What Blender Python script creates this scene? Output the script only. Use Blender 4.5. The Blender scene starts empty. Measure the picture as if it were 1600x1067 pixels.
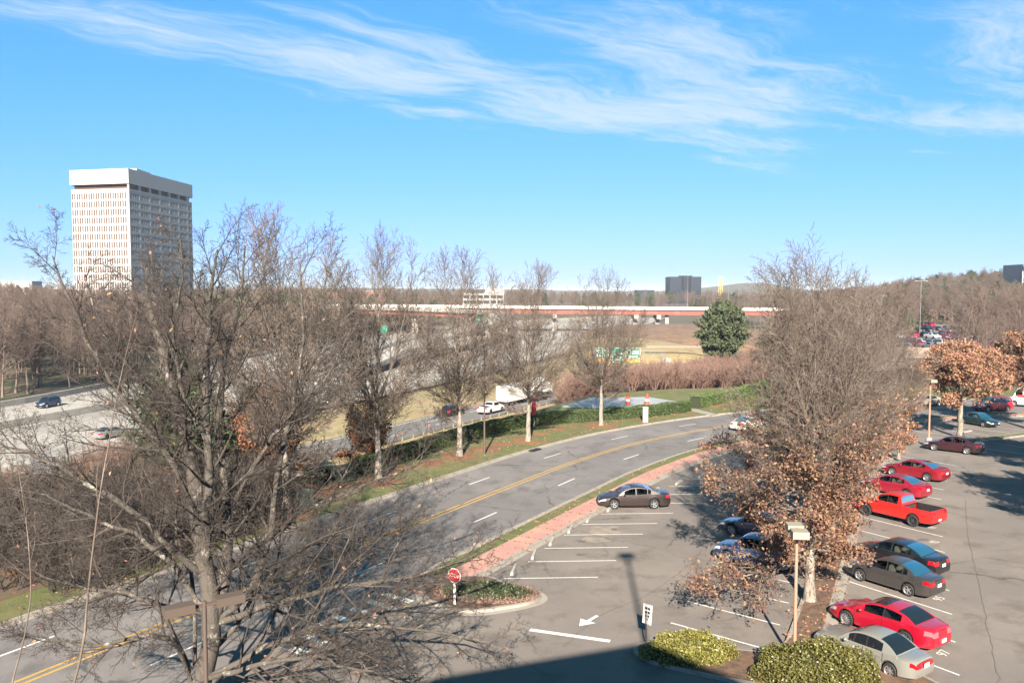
import bpy, math, random
import numpy as np
from math import sin, cos, pi, radians, sqrt, atan2
from mathutils import Vector, Matrix

# ---------------------------------------------------------------- camera, world, sun
SC = bpy.context.scene
COL = SC.collection
CAMH = 14.9
FPX = 1291.0
TILT = math.atan(76.5 / FPX)
cd = bpy.data.cameras.new('camera'); cam = bpy.data.objects.new('camera', cd); COL.objects.link(cam)
cam.location = (0, 0, CAMH); cam.rotation_euler = (pi / 2 - TILT, 0, 0)
cd.sensor_width = 36; cd.lens = 36 * FPX / 1600; cd.clip_end = 30000; cd.clip_start = 0.05
SC.camera = cam
SUN_EL, SUN_AZ = 28.0, 4.0      # the sun stands behind the camera, shadows run away from it, 4 degrees to the right
W = bpy.data.worlds.new('World'); SC.world = W; W.use_nodes = True
nt = W.node_tree; nt.nodes.clear(); N = nt.nodes.new; LK = nt.links.new
def wmath(op, a, b=None, c=None):
    n = N('ShaderNodeMath'); n.operation = op
    for i, v in enumerate((a, b, c)):
        if v is None: continue
        if isinstance(v, (int, float)): n.inputs[i].default_value = v
        else: LK(v, n.inputs[i])
    return n.outputs[0]
sky = N('ShaderNodeTexSky'); sky.sky_type = 'NISHITA'; sky.sun_disc = False
sky.sun_elevation = radians(SUN_EL); sky.sun_rotation = radians(180 + SUN_AZ)
sky.air_density = 1.0; sky.dust_density = 0.6; sky.ozone_density = 2.0; sky.altitude = 250
sp_ = N('ShaderNodeSeparateColor'); LK(sky.outputs[0], sp_.inputs[0]); hs = N('ShaderNodeCombineColor')   # the camera's rendering of that sky: same curves all round
LK(wmath('MULTIPLY', sp_.outputs[0], .165), hs.inputs[0])
LK(wmath('MULTIPLY', wmath('POWER', sp_.outputs[1], .55), .64), hs.inputs[1])
LK(wmath('MULTIPLY', sp_.outputs[2], .49), hs.inputs[2])
tc = N('ShaderNodeTexCoord'); sx = N('ShaderNodeSeparateXYZ'); LK(tc.outputs['Generated'], sx.inputs[0])
zc = wmath('MAXIMUM', sx.outputs[2], 0.03)
px_ = wmath('DIVIDE', sx.outputs[0], zc); py_ = wmath('DIVIDE', sx.outputs[1], zc)
cp = N('ShaderNodeCombineXYZ'); LK(px_, cp.inputs[0]); LK(py_, cp.inputs[1])
def warp(scale, amt):
    n = N('ShaderNodeTexNoise'); n.inputs['Scale'].default_value = scale; n.inputs['Detail'].default_value = 3; LK(cp.outputs[0], n.inputs['Vector'])
    s = N('ShaderNodeVectorMath'); s.operation = 'SUBTRACT'; LK(n.outputs['Color'], s.inputs[0]); s.inputs[1].default_value = (.5, .5, .5)
    m = N('ShaderNodeVectorMath'); m.operation = 'SCALE'; LK(s.outputs[0], m.inputs[0]); m.inputs['Scale'].default_value = amt
    a = N('ShaderNodeVectorMath'); a.operation = 'ADD'; LK(cp.outputs[0], a.inputs[0]); LK(m.outputs[0], a.inputs[1])
    return a.outputs[0]
wv = warp(1.3, .55)
def blob(cx, cy, ang, lx, ly, vec, gain=1.0):
    mp = N('ShaderNodeMapping'); mp.vector_type = 'TEXTURE'; LK(vec, mp.inputs['Vector'])
    mp.inputs['Location'].default_value = (cx, cy, 0); mp.inputs['Rotation'].default_value = (0, 0, radians(ang)); mp.inputs['Scale'].default_value = (lx, ly, 1)
    l = N('ShaderNodeVectorMath'); l.operation = 'DOT_PRODUCT'; LK(mp.outputs[0], l.inputs[0]); LK(mp.outputs[0], l.inputs[1])
    return wmath('MULTIPLY', wmath('EXPONENT', wmath('MULTIPLY', l.outputs['Value'], -1.0)), gain)
mask = None
for b in [(-1.35, 3.35, 48, .95, .30, 1.0), (-.75, 3.7, 42, 1.15, .5, 1.1), (-.45, 3.35, 42, .8, .22, .85), (-.05, 3.95, 40, .8, .24, .95), (.45, 4.5, 40, 1.3, .7, 1.15), (1.05, 4.5, 40, 1.1, .95, 1.05),
          (.7, 3.5, 55, 1.0, .55, .98), (1.4, 5.5, 42, 1.1, .42, 1.0), (-.35, 4.75, 30, .55, .16, .9), (1.9, 6.6, 45, 1.2, .22, .8), (2.05, 3.3, 60, .9, .42, 1.05), (2.75, 4.9, 20, .95, .42, 1.05), (2.35, 4.1, 35, .8, .22, .8), (3.0, 6.0, 30, .4, .15, .6),
          (-4.5, 3.0, 30, 1.6, .4, .8), (5.5, 5.0, 35, 2.0, .5, .8), (-1.0, -3.0, 40, 2.5, .6, .8), (3.0, -1.0, 40, 1.5, .5, .8), (-3.0, -.5, 40, 1.5, .4, .7), (0, 1.4, 40, .9, .25, .6)]:
    v = blob(*b[:5], wv, b[5]); mask = v if mask is None else wmath('MAXIMUM', mask, v)
def streak(scale, ang, sx_, sy_, det, rough, dist=0.0):
    mp = N('ShaderNodeMapping'); LK(wv, mp.inputs['Vector']); mp.inputs['Rotation'].default_value = (0, 0, radians(-ang)); 
    m2 = N('ShaderNodeMapping'); LK(mp.outputs[0], m2.inputs['Vector']); m2.inputs['Scale'].default_value = (sx_, sy_, 1)
    n = N('ShaderNodeTexNoise'); n.inputs['Scale'].default_value = scale; n.inputs['Detail'].default_value = det; n.inputs['Roughness'].default_value = rough; n.inputs['Distortion'].default_value = dist
    LK(m2.outputs[0], n.inputs['Vector']); return n.outputs['Fac']
n1 = streak(2.6, 38, .45, 1.9, 10, .66, .5); n2 = streak(9, 52, .35, 2.2, 7, .7); n3 = streak(1.1, 30, 1, 1, 3, .5)
nn = wmath('ADD', wmath('MULTIPLY', n1, .62), wmath('ADD', wmath('MULTIPLY', n2, .22), wmath('MULTIPLY', n3, .16)))
dens = wmath('ADD', wmath('MULTIPLY', mask, .60), wmath('SUBTRACT', wmath('MULTIPLY', nn, 1.75), 1.05))
mr = N('ShaderNodeMapRange'); mr.interpolation_type = 'SMOOTHSTEP'; LK(dens, mr.inputs['Value']); mr.inputs['From Min'].default_value = 0; mr.inputs['From Max'].default_value = .62; mr.inputs['To Max'].default_value = .78
vis = N('ShaderNodeMapRange'); LK(sx.outputs[2], vis.inputs['Value']); vis.inputs['From Min'].default_value = .09; vis.inputs['From Max'].default_value = .16
cf = wmath('MULTIPLY', mr.outputs[0], vis.outputs[0])
mx = N('ShaderNodeMixRGB'); LK(cf, mx.inputs[0]); LK(hs.outputs[0], mx.inputs[1]); mx.inputs[2].default_value = (1.85, 2.18, 2.45, 1)
bg = N('ShaderNodeBackground'); bg.inputs['Strength'].default_value = 0.10; LK(mx.outputs[0], bg.inputs['Color'])
wo = N('ShaderNodeOutputWorld'); LK(bg.outputs[0], wo.inputs[0])
sd = bpy.data.lights.new('sun', 'SUN'); so = bpy.data.objects.new('sun', sd); COL.objects.link(so)
sd.energy = 5.0; sd.angle = radians(.53); sd.color = (1, .90, .76)
ca, sa, ce, se = cos(radians(SUN_AZ)), sin(radians(SUN_AZ)), cos(radians(SUN_EL)), sin(radians(SUN_EL))
so.rotation_euler = Vector((sa * ce, ca * ce, -se)).to_track_quat('-Z', 'Y').to_euler(); so.location = (-5, -40, 60)
SC.view_settings.view_transform = 'Standard'; SC.view_settings.look = 'None'; SC.view_settings.gamma = 1; SC.view_settings.use_curve_mapping = False
SC.view_settings.exposure = 2.0
SC.render.engine = 'CYCLES'
SC.cycles.max_bounces = 6; SC.cycles.transparent_max_bounces = 12; SC.cycles.diffuse_bounces = 2; SC.cycles.glossy_bounces = 3; SC.cycles.transmission_bounces = 3; SC.cycles.volume_bounces = 0

# ---------------------------------------------------------------- helpers
def link_props(o, label=None, cat=None, group=None, kind=None):
    if label: o['label'] = label
    if cat: o['category'] = cat
    if group: o['group'] = group
    if kind: o['kind'] = kind
    return o
def empty(name, loc=(0, 0, 0), rz=0, label=None, cat=None, group=None, kind=None):
    o = bpy.data.objects.new(name, None); COL.objects.link(o); o.location = loc; o.rotation_euler = (0, 0, rz)
    o.empty_display_size = .3
    return link_props(o, label, cat, group, kind)
def link(name, me, mats=(), parent=None, loc=None, rz=None):
    for m in mats: me.materials.append(m)
    o = bpy.data.objects.new(name, me); COL.objects.link(o)
    if parent: o.parent = parent
    if loc is not None: o.location = loc
    if rz is not None: o.rotation_euler = (0, 0, rz)
    return o
def copy_tree(o, parent=None):
    c = o.copy(); COL.objects.link(c); c.parent = parent
    for ch in o.children: copy_tree(ch, c)
    return c
def mesh_np(name, V, F, smooth=False, mi=None):
    V = np.asarray(V, dtype=np.float32).reshape(-1, 3); F = np.asarray(F, dtype=np.int32); k = F.shape[1]
    me = bpy.data.meshes.new(name); me.vertices.add(len(V)); me.vertices.foreach_set('co', V.ravel())
    me.loops.add(F.size); me.loops.foreach_set('vertex_index', F.ravel())
    me.polygons.add(len(F)); me.polygons.foreach_set('loop_start', np.arange(0, F.size, k, dtype=np.int32))
    if smooth: me.polygons.foreach_set('use_smooth', np.ones(len(F), dtype=bool))
    if mi is not None: me.polygons.foreach_set('material_index', np.asarray(mi, dtype=np.int32))
    me.update(calc_edges=True); return me
class MB:
    def __init__(s): s.v = []; s.f = []; s.m = []
    def add(s, vs, fs, m=0):
        b = len(s.v); s.v += [tuple(v) for v in vs]; s.f += [tuple(i + b for i in f) for f in fs]; s.m += [m] * len(fs)
    def box(s, c, d, rz=0, m=0, taper=1.0, rx=0):
        hx, hy, hz = d[0] / 2, d[1] / 2, d[2] / 2; vs = []
        for z in (-1, 1):
            t = taper if z > 0 else 1
            for x, y in ((-1, -1), (1, -1), (1, 1), (-1, 1)):
                X, Y, Z = x * hx * t, y * hy * t, z * hz
                if rx: Y, Z = Y * cos(rx) - Z * sin(rx), Y * sin(rx) + Z * cos(rx)
                vs.append((c[0] + X * cos(rz) - Y * sin(rz), c[1] + X * sin(rz) + Y * cos(rz), c[2] + Z))
        s.add(vs, [(0, 3, 2, 1), (4, 5, 6, 7), (0, 1, 5, 4), (1, 2, 6, 5), (2, 3, 7, 6), (3, 0, 4, 7)], m)
    def tube(s, p0, p1, r0, r1=None, k=8, m=0, cap=True):
        r1 = r0 if r1 is None else r1; a = Vector(p0); b = Vector(p1); d = (b - a).normalized()
        u = d.cross(Vector((0, 0, 1)) if abs(d.z) < .9 else Vector((1, 0, 0))).normalized(); w = d.cross(u); vs = []
        for c, r in ((a, r0), (b, r1)):
            for i in range(k):
                t = 2 * pi * i / k; vs.append(c + u * r * cos(t) + w * r * sin(t))
        fs = [(i, (i + 1) % k, k + (i + 1) % k, k + i) for i in range(k)]
        if cap: fs += [tuple(range(k - 1, -1, -1)), tuple(range(k, 2 * k))]
        s.add(vs, fs, m)
    def lathe(s, prof, c=(0, 0, 0), k=16, m=0, axis='z'):
        vs = []
        for r, h in prof:
            for i in range(k):
                t = 2 * pi * i / k
                if axis == 'z': vs.append((c[0] + r * cos(t), c[1] + r * sin(t), c[2] + h))
                else: vs.append((c[0] + r * cos(t), c[1] + h, c[2] + r * sin(t)))
        fs = []
        for j in range(len(prof) - 1):
            for i in range(k):
                a, b = j * k + i, j * k + (i + 1) % k
                fs.append((a, b, b + k, a + k))
        s.add(vs, fs, m)
    def poly(s, pts, z0, z1=None, m=0):      # flat polygon, or prism when z1 is given
        n = len(pts)
        if z1 is not None and z1 < z0: z0, z1 = z1, z0
        if z1 is None: s.add([(p[0], p[1], z0) for p in pts], [tuple(range(n))], m); return
        s.add([(p[0], p[1], z0) for p in pts] + [(p[0], p[1], z1) for p in pts], [tuple(range(n, 2 * n))] + [(i, (i + 1) % n, n + (i + 1) % n, n + i) for i in range(n)], m)
    def mesh(s, name, smooth=None):
        me = bpy.data.meshes.new(name); me.from_pydata(s.v, [], s.f); me.polygons.foreach_set('material_index', s.m)
        if smooth is not None:
            me.polygons.foreach_set('use_smooth', [True] * len(s.f)); me.set_sharp_from_angle(angle=radians(smooth))
        me.update(); return me
    def build(s, name, mats, parent=None, smooth=None, loc=None, rz=None):
        return link(name, s.mesh(name, smooth), mats if isinstance(mats, (list, tuple)) else [mats], parent, loc, rz)
def catmull(P, step=2.0):
    P = [np.array(p, float) for p in P]; out = []
    for i in range(len(P) - 1):
        p0 = P[i - 1] if i else 2 * P[0] - P[1]; p1, p2 = P[i], P[i + 1]; p3 = P[i + 2] if i + 2 < len(P) else 2 * P[-1] - P[-2]
        n = max(1, int(np.linalg.norm(p2 - p1) / step))
        for j in range(n):
            t = j / n; out.append(.5 * ((2 * p1) + (p2 - p0) * t + (2 * p0 - 5 * p1 + 4 * p2 - p3) * t * t + (3 * p1 - p0 - 3 * p2 + p3) * t ** 3))
    out.append(P[-1]); return np.array(out)
def offs(path, d):
    g = np.gradient(path[:, :2], axis=0); g /= np.linalg.norm(g, axis=1)[:, None] + 1e-9
    q = path.copy(); q[:, 0] += -g[:, 1] * d; q[:, 1] += g[:, 0] * d; return q
def ribbon(A, B, z, mat, name, kind='structure', z0=None, parent=None):
    n = len(A); mb = MB(); za = z if np.ndim(z) else [z] * n
    vs = [(A[i][0], A[i][1], za[i]) for i in range(n)] + [(B[i][0], B[i][1], za[i]) for i in range(n)]
    fs = [(i, i + 1, n + i + 1, n + i) for i in range(n - 1)]
    mb.add(vs, fs)
    if z0 is not None:
        for S, fl in ((A, 0), (B, 1)):
            vs = [(S[i][0], S[i][1], za[i]) for i in range(n)] + [(S[i][0], S[i][1], z0 if z0 > -50 else za[i] + z0 + 100) for i in range(n)]
            mb.add(vs, [((i, n + i, n + i + 1, i + 1) if fl == 0 else (i, i + 1, n + i + 1, n + i)) for i in range(n - 1)])
        for i in (0, n - 1):
            zz = z0 if z0 > -50 else za[i] + z0 + 100
            mb.add([(A[i][0], A[i][1], za[i]), (B[i][0], B[i][1], za[i]), (B[i][0], B[i][1], zz), (A[i][0], A[i][1], zz)], [(0, 1, 2, 3)])
    o = mb.build(name, mat, parent)
    if kind: o['kind'] = kind
    return o
def resamp(P, n):
    P = np.asarray(P, float); d = np.r_[0, np.cumsum(np.linalg.norm(np.diff(P[:, :2], axis=0), axis=1))]; t = np.linspace(0, d[-1], n)
    return np.stack([np.interp(t, d, P[:, k]) for k in range(P.shape[1])], 1)
def PX(px, py, D):       # a point of the place seen in that direction at D metres depth
    return ((px - 800) / FPX * D, D, CAMH - (py - 457) / FPX * D)
def G(px, py, z=0.0):
    th = TILT; u = (px - 800) / FPX; v = (py - 533.5) / FPX; d = (u, cos(th) - v * sin(th), -sin(th) - v * cos(th)); t = (z - CAMH) / d[2]
    return (d[0] * t, d[1] * t)

# ---------------------------------------------------------------- materials
ALB = .62      # base colours below are scaled to real-world reflectance for the exposure above
def mat(name, col, rough=.7, metal=0, noise=None, bump=0, bscale=30, coat=0, spec=.5, cols=None, nscale=1.0, detail=6, alpha=None, sss=None, emis=None):
    """cols: list of (colour, scale, lo, hi) layers mixed by noise over col; object-space metres"""
    kk = .80 if min(col) > .5 else ALB; col = tuple(c * kk for c in col); cols = [(tuple(c * kk for c in q[0]), *q[1:]) for q in cols] if cols else cols
    m = bpy.data.materials.new(name); m.use_nodes = True; t = m.node_tree; b = t.nodes['Principled BSDF']
    b.inputs['Roughness'].default_value = rough; b.inputs['Metallic'].default_value = metal; b.inputs['Coat Weight'].default_value = coat; b.inputs['Specular IOR Level'].default_value = spec
    b.inputs['Coat Roughness'].default_value = .04
    b.inputs['Base Color'].default_value = (*col, 1)
    if cols or noise or bump:
        g = t.nodes.new('ShaderNodeNewGeometry') if noise != 'obj' else None
        vec = g.outputs['Position'] if g else t.nodes.new('ShaderNodeTexCoord').outputs['Object']
        cur = None
        for (c2, sc, lo, hi) in (cols or []):
            st = None
            if isinstance(sc, tuple):
                mp = t.nodes.new('ShaderNodeMapping'); t.links.new(vec, mp.inputs[0]); mp.inputs['Scale'].default_value = sc; src = mp.outputs[0]; sc_ = 1
            else: src = vec; sc_ = sc
            n = t.nodes.new('ShaderNodeTexNoise'); n.inputs['Scale'].default_value = sc_; n.inputs['Detail'].default_value = detail; n.inputs['Roughness'].default_value = .62; t.links.new(src, n.inputs['Vector'])
            r = t.nodes.new('ShaderNodeMapRange'); r.inputs['From Min'].default_value = lo; r.inputs['From Max'].default_value = hi; t.links.new(n.outputs['Fac'], r.inputs['Value'])
            mx = t.nodes.new('ShaderNodeMixRGB'); t.links.new(r.outputs[0], mx.inputs[0])
            if cur is None: mx.inputs[1].default_value = (*col, 1)
            else: t.links.new(cur, mx.inputs[1])
            mx.inputs[2].default_value = (*c2, 1); cur = mx.outputs[0]
        if cur: t.links.new(cur, b.inputs['Base Color'])
        if bump:
            n = t.nodes.new('ShaderNodeTexNoise'); n.inputs['Scale'].default_value = bscale; n.inputs['Detail'].default_value = 4; t.links.new(vec, n.inputs['Vector'])
            bp = t.nodes.new('ShaderNodeBump'); bp.inputs['Strength'].default_value = bump; bp.inputs['Distance'].default_value = .05; t.links.new(n.outputs['Fac'], bp.inputs['Height']); t.links.new(bp.outputs[0], b.inputs['Normal'])
    return m
def varied(m, amt=.25, hue=.02):   # each instance/leaf island gets its own shade
    t = m.node_tree; b = t.nodes['Principled BSDF']; oi = t.nodes.new('ShaderNodeObjectInfo'); gi = t.nodes.new('ShaderNodeNewGeometry')
    ad = t.nodes.new('ShaderNodeMath'); ad.operation = 'ADD'; t.links.new(oi.outputs['Random'], ad.inputs[0]); t.links.new(gi.outputs['Random Per Island'], ad.inputs[1])
    r = t.nodes.new('ShaderNodeMapRange'); r.inputs['From Max'].default_value = 2; r.inputs['To Min'].default_value = 1 - amt; r.inputs['To Max'].default_value = 1 + amt; t.links.new(ad.outputs[0], r.inputs['Value'])
    h = t.nodes.new('ShaderNodeHueSaturation'); t.links.new(r.outputs[0], h.inputs['Value'])
    r2 = t.nodes.new('ShaderNodeMapRange'); r2.inputs['To Min'].default_value = .5 - hue; r2.inputs['To Max'].default_value = .5 + hue; t.links.new(gi.outputs['Random Per Island'], r2.inputs['Value']); t.links.new(r2.outputs[0], h.inputs['Hue'])
    src = b.inputs['Base Color']
    if src.is_linked: t.links.new(src.links[0].from_socket, h.inputs['Color'])
    else: h.inputs['Color'].default_value = src.default_value
    t.links.new(h.outputs[0], b.inputs['Base Color']); return m
def cracks(m, col, scale=.25, width=.012, amt=.8):
    t = m.node_tree; b = t.nodes['Principled BSDF']; g = t.nodes.new('ShaderNodeNewGeometry')
    n = t.nodes.new('ShaderNodeTexNoise'); n.inputs['Scale'].default_value = 1.2; n.inputs['Detail'].default_value = 4; t.links.new(g.outputs['Position'], n.inputs['Vector'])
    a = t.nodes.new('ShaderNodeVectorMath'); a.operation = 'MULTIPLY_ADD'; t.links.new(n.outputs['Color'], a.inputs[0]); a.inputs[1].default_value = (1.2, 1.2, 0); t.links.new(g.outputs['Position'], a.inputs[2])
    v = t.nodes.new('ShaderNodeTexVoronoi'); v.feature = 'DISTANCE_TO_EDGE'; v.inputs['Scale'].default_value = scale; t.links.new(a.outputs[0], v.inputs['Vector'])
    r = t.nodes.new('ShaderNodeMapRange'); r.inputs['From Min'].default_value = width * .3; r.inputs['From Max'].default_value = width; r.inputs['To Min'].default_value = amt; r.inputs['To Max'].default_value = 0; t.links.new(v.outputs['Distance'], r.inputs['Value'])
    n2 = t.nodes.new('ShaderNodeTexNoise'); n2.inputs['Scale'].default_value = .11; t.links.new(g.outputs['Position'], n2.inputs['Vector'])
    r2 = t.nodes.new('ShaderNodeMapRange'); r2.inputs['From Min'].default_value = .5; r2.inputs['From Max'].default_value = .6; t.links.new(n2.outputs['Fac'], r2.inputs['Value'])
    mu = t.nodes.new('ShaderNodeMath'); mu.operation = 'MULTIPLY'; t.links.new(r.outputs[0], mu.inputs[0]); t.links.new(r2.outputs[0], mu.inputs[1])
    mx = t.nodes.new('ShaderNodeMixRGB'); t.links.new(mu.outputs[0], mx.inputs[0]); src = b.inputs['Base Color'].links[0].from_socket; t.links.new(src, mx.inputs[1]); mx.inputs[2].default_value = (*col, 1); t.links.new(mx.outputs[0], b.inputs['Base Color'])
    return m
M = {}
M['ground'] = mat('winter ground', (.10, .085, .05), .95, cols=[((.15, .10, .06), .35, .42, .6), ((.07, .08, .03), .12, .5, .62), ((.05, .04, .03), 2.5, .55, .7)], bump=.4, bscale=3)
M['lot'] = cracks(mat('worn asphalt lot', (.232, .200, .180), .95, spec=.15, cols=[((.285, .245, .214), .13, .42, .62), ((.175, .15, .133), .45, .52, .68), ((.32, .275, .235), 6, .6, .75), ((.14, .12, .108), 28, .54, .68)], bump=.25, bscale=60), (.06, .056, .052), .16, .012, .8)
M['road'] = cracks(mat('road asphalt', (.218, .199, .193), .95, spec=.15, cols=[((.27, .247, .238), .10, .45, .62), ((.17, .157, .153), (.55, .35, 1), .5, .66), ((.14, .13, .126), 25, .55, .7)], bump=.2, bscale=60), (.05, .05, .05), .12, .012, .75)
M['paint'] = mat('white road paint', (.62, .60, .56), .8, cols=[((.28, .26, .24), 7, .55, .68)])
M['yellow'] = mat('yellow road paint', (.60, .36, .08), .8, cols=[((.25, .19, .11), 5, .54, .7)])
M['concrete'] = mat('kerb concrete', (.36, .32, .27), .9, cols=[((.22, .19, .16), .8, .48, .7), ((.45, .41, .36), 5, .55, .7)], bump=.2, bscale=20)
M['hwy'] = mat('highway concrete', (.47, .43, .38), .95, spec=.15, cols=[((.31, .28, .25), (.10, .03, 1), .45, .62), ((.48, .45, .41), (.5, .04, 1), .52, .66)])
M['coll'] = mat('frontage asphalt', (.20, .185, .176), .95, spec=.15, cols=[((.23, .205, .19), (.4, .1, 1), .45, .65)])
M['barrier'] = mat('barrier concrete', (.42, .385, .335), .9, cols=[((.33, .30, .27), .6, .5, .7)])
M['grass'] = mat('verge turf', (.105, .13, .03), .95, cols=[((.21, .17, .065), .5, .42, .6), ((.13, .155, .035), .16, .46, .6), ((.21, .115, .05), 1.3, .56, .7), ((.05, .06, .02), 12, .56, .7)], bump=.9, bscale=16)
M['gold'] = mat('dry golden grass', (.36, .265, .12), .95, cols=[((.24, .21, .08), .08, .5, .64), ((.44, .35, .20), .4, .5, .7), ((.30, .17, .09), .22, .55, .68), ((.13, .10, .05), 3, .55, .7)], bump=.5, bscale=6)
M['bank'] = mat('dry brown bank', (.24, .14, .08), .95, cols=[((.15, .085, .05), .2, .45, .6), ((.32, .21, .12), .6, .5, .7)], bump=.4, bscale=4)
M['straw'] = varied(mat('pine straw mulch', (.26, .105, .045), .95, cols=[((.17, .075, .03), 4, .45, .62), ((.36, .19, .09), 14, .55, .7)], bump=.8, bscale=25), .1)
M['mulch'] = mat('bark mulch', (.19, .105, .06), .95, cols=[((.10, .06, .04), 3, .45, .6), ((.30, .19, .12), 12, .55, .7)], bump=.8, bscale=20)
M['litter'] = mat('leaf litter', (.13, .085, .05), .95, cols=[((.26, .115, .05), .22, .50, .60), ((.06, .045, .03), .6, .5, .66), ((.10, .10, .03), .3, .55, .66), ((.30, .17, .09), 9, .56, .7)], bump=.8, bscale=12)
M['pad'] = mat('pale concrete pad', (.40, .41, .43), .85, cols=[((.30, .31, .34), .4, .48, .65)])
def brick_mat():
    m = bpy.data.materials.new('brick pavers'); m.use_nodes = True; t = m.node_tree; b = t.nodes['Principled BSDF']; b.inputs['Roughness'].default_value = .9
    g = t.nodes.new('ShaderNodeNewGeometry'); mp = t.nodes.new('ShaderNodeMapping'); t.links.new(g.outputs['Position'], mp.inputs[0]); mp.inputs['Rotation'].default_value = (0, 0, .95)
    br = t.nodes.new('ShaderNodeTexBrick'); br.inputs['Scale'].default_value = 5; br.inputs['Color1'].default_value = (.36, .17, .14, 1); br.inputs['Color2'].default_value = (.29, .13, .11, 1); br.inputs['Mortar'].default_value = (.27, .18, .14, 1); br.inputs['Mortar Size'].default_value = .03
    t.links.new(mp.outputs[0], br.inputs['Vector']); n = t.nodes.new('ShaderNodeTexNoise'); n.inputs['Scale'].default_value = .5; n.inputs['Detail'].default_value = 5; t.links.new(g.outputs['Position'], n.inputs['Vector'])
    mx = t.nodes.new('ShaderNodeMixRGB'); r = t.nodes.new('ShaderNodeMapRange'); r.inputs['From Min'].default_value = .45; r.inputs['From Max'].default_value = .7; t.links.new(n.outputs['Fac'], r.inputs['Value']); t.links.new(r.outputs[0], mx.inputs[0]); t.links.new(br.outputs[0], mx.inputs[1]); mx.inputs[2].default_value = (.36, .20, .15, 1); t.links.new(mx.outputs[0], b.inputs['Base Color']); return m
M['brick'] = brick_mat()
M['bark'] = mat('pale lichen bark', (.29, .25, .205), .95, cols=[((.42, .38, .32), 1.6, .5, .62), ((.13, .105, .085), (9, 9, 2.5), .52, .62)], bump=.8, bscale=14, noise='obj')
M['bark_dark'] = mat('dark furrowed bark', (.105, .088, .072), .95, cols=[((.36, .33, .28), 2.2, .56, .64), ((.08, .065, .055), (9, 9, 2), .5, .62)], bump=.8, bscale=14, noise='obj')
M['twig'] = mat('twig bark', (.155, .118, .092), .9, cols=[((.26, .21, .17), .8, .52, .64)])
M['twig_dark'] = mat('dark twig bark', (.064, .049, .040), .9, cols=[((.19, .16, .135), 1.1, .57, .67)])
M['oakleaf'] = varied(mat('withered oak leaf', (.31, .152, .09), .8), .55, .03)
M['orangeleaf'] = varied(mat('orange leaf', (.45, .17, .06), .75), .4, .02)
M['farwood'] = varied(mat('winter wood', (.175, .124, .102), .95), .35, .02)
M['shrubwood'] = varied(mat('reddish shrub twig', (.26, .155, .12), .95), .3, .02)
M['pine'] = varied(mat('pine needles', (.062, .088, .030), .8), .45, .03)
M['pine_far'] = varied(mat('evergreen foliage', (.060, .078, .034), .85), .4, .03)
M['hedge'] = varied(mat('boxwood leaf', (.085, .13, .03), .6), .45, .02)
M['hollyleaf'] = varied(mat('yellow green leaf', (.17, .155, .035), .5), .5, .03)
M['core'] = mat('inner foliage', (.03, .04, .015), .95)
M['brushcore'] = mat('inner brush', (.07, .05, .035), .95)
M['darkshrub'] = varied(mat('dark evergreen leaf', (.05, .065, .025), .6), .5, .03)
M['white'] = mat('white paint', (.66, .63, .58), .5)
M['steel'] = mat('galvanised steel', (.45, .45, .45), .45, .6)
M['pole'] = mat('brown painted pole', (.42, .25, .17), .6)
M['poledark'] = mat('dark bronze pole', (.12, .085, .07), .55)
M['black'] = mat('black rubber', (.018, .018, .018), .8)
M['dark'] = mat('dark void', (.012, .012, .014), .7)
M['signred'] = mat('sign red', (.60, .018, .03), .45)
M['signgreen'] = mat('sign green', (.0, .24, .14), .45)
M['signyellow'] = mat('sign yellow', (.80, .55, .05), .5)
M['signorange'] = mat('exit panel yellow', (.78, .42, .06), .5)
M['signblue'] = mat('shield blue', (.06, .12, .40), .5)
M['lampbox'] = mat('lamp housing', (.38, .345, .26), .5)
M['lampbrown'] = mat('bronze lamp housing', (.13, .095, .075), .5)
M['orange'] = mat('barrel orange', (.75, .10, .05), .5)
M['boxgreen'] = mat('utility green', (.10, .15, .11), .6, cols=[((.17, .21, .16), 2, .5, .6)], noise='obj')
# ---------------------------------------------------------------- terrain
rng = np.random.default_rng(7)
PEx = [-400, -75, -45, -25, -13, -5, 3, 12, 25, 45, 75, 200, 500]
PEy = [-200, -5, 32, 54, 73, 90, 103, 120, 127, 130, 140, 150, 160]
FE = [(-105, 10), (-95, 60), (-88, 120), (-83, 150), (-79, 215), (-70, 300), (-36, 460), (20, 560), (90, 650)]
NE = [(-92, 0), (-70, 50), (-52, 83), (-46, 96), (-31, 133), (-13, 172), (11, 236), (40, 330), (78, 470), (112, 600)]
def sm(t): t = np.clip(t, 0, 1); return t * t * (3 - 2 * t)
def wav(x, y): return np.sin(x * .013 + 1) * np.cos(y * .011) + .6 * np.sin(x * .031 + y * .023) + .4 * np.sin(y * .057 - x * .041 + 2)
def hgt(x, y):
    x = np.asarray(x, float); y = np.asarray(y, float)
    d = (y - np.interp(x, PEx, PEy)) * .72
    low = -4.35 * sm(d / 13)
    low = low * (1 - sm((x - (50 + .22 * y)) / 30))
    fe = np.interp(y, [p[1] for p in FE], [p[0] for p in FE])
    low = low * (1 - sm((fe - 4 - x) / 45))
    low = low * (1 - sm((y - 640) / 200))
    u = x / np.maximum(y, 1)
    emb = 4.0 * sm(1 - np.abs(x - 78) / 30) * sm(1 - np.abs(y - 385) / 40)
    ridge = 17 * sm((u - .36) / .22) * sm((y - 330) / 380) * (1 + .12 * wav(x * 2, y * 2))
    left = 4.5 * sm((y - 330) / 300) * sm((-u - .05) / .3)
    far = sm((y - 1500) / 1500) * (16 + 26 * np.exp(-((u - .285) / .055) ** 2) + 10 * np.exp(-((u + .1) / .12) ** 2) + 14 * sm((-u - .35) / .2) + 5 * wav(x * .3, y * .3)) * (1 - .0 * y)
    return low + emb + ridge + left + far
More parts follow.
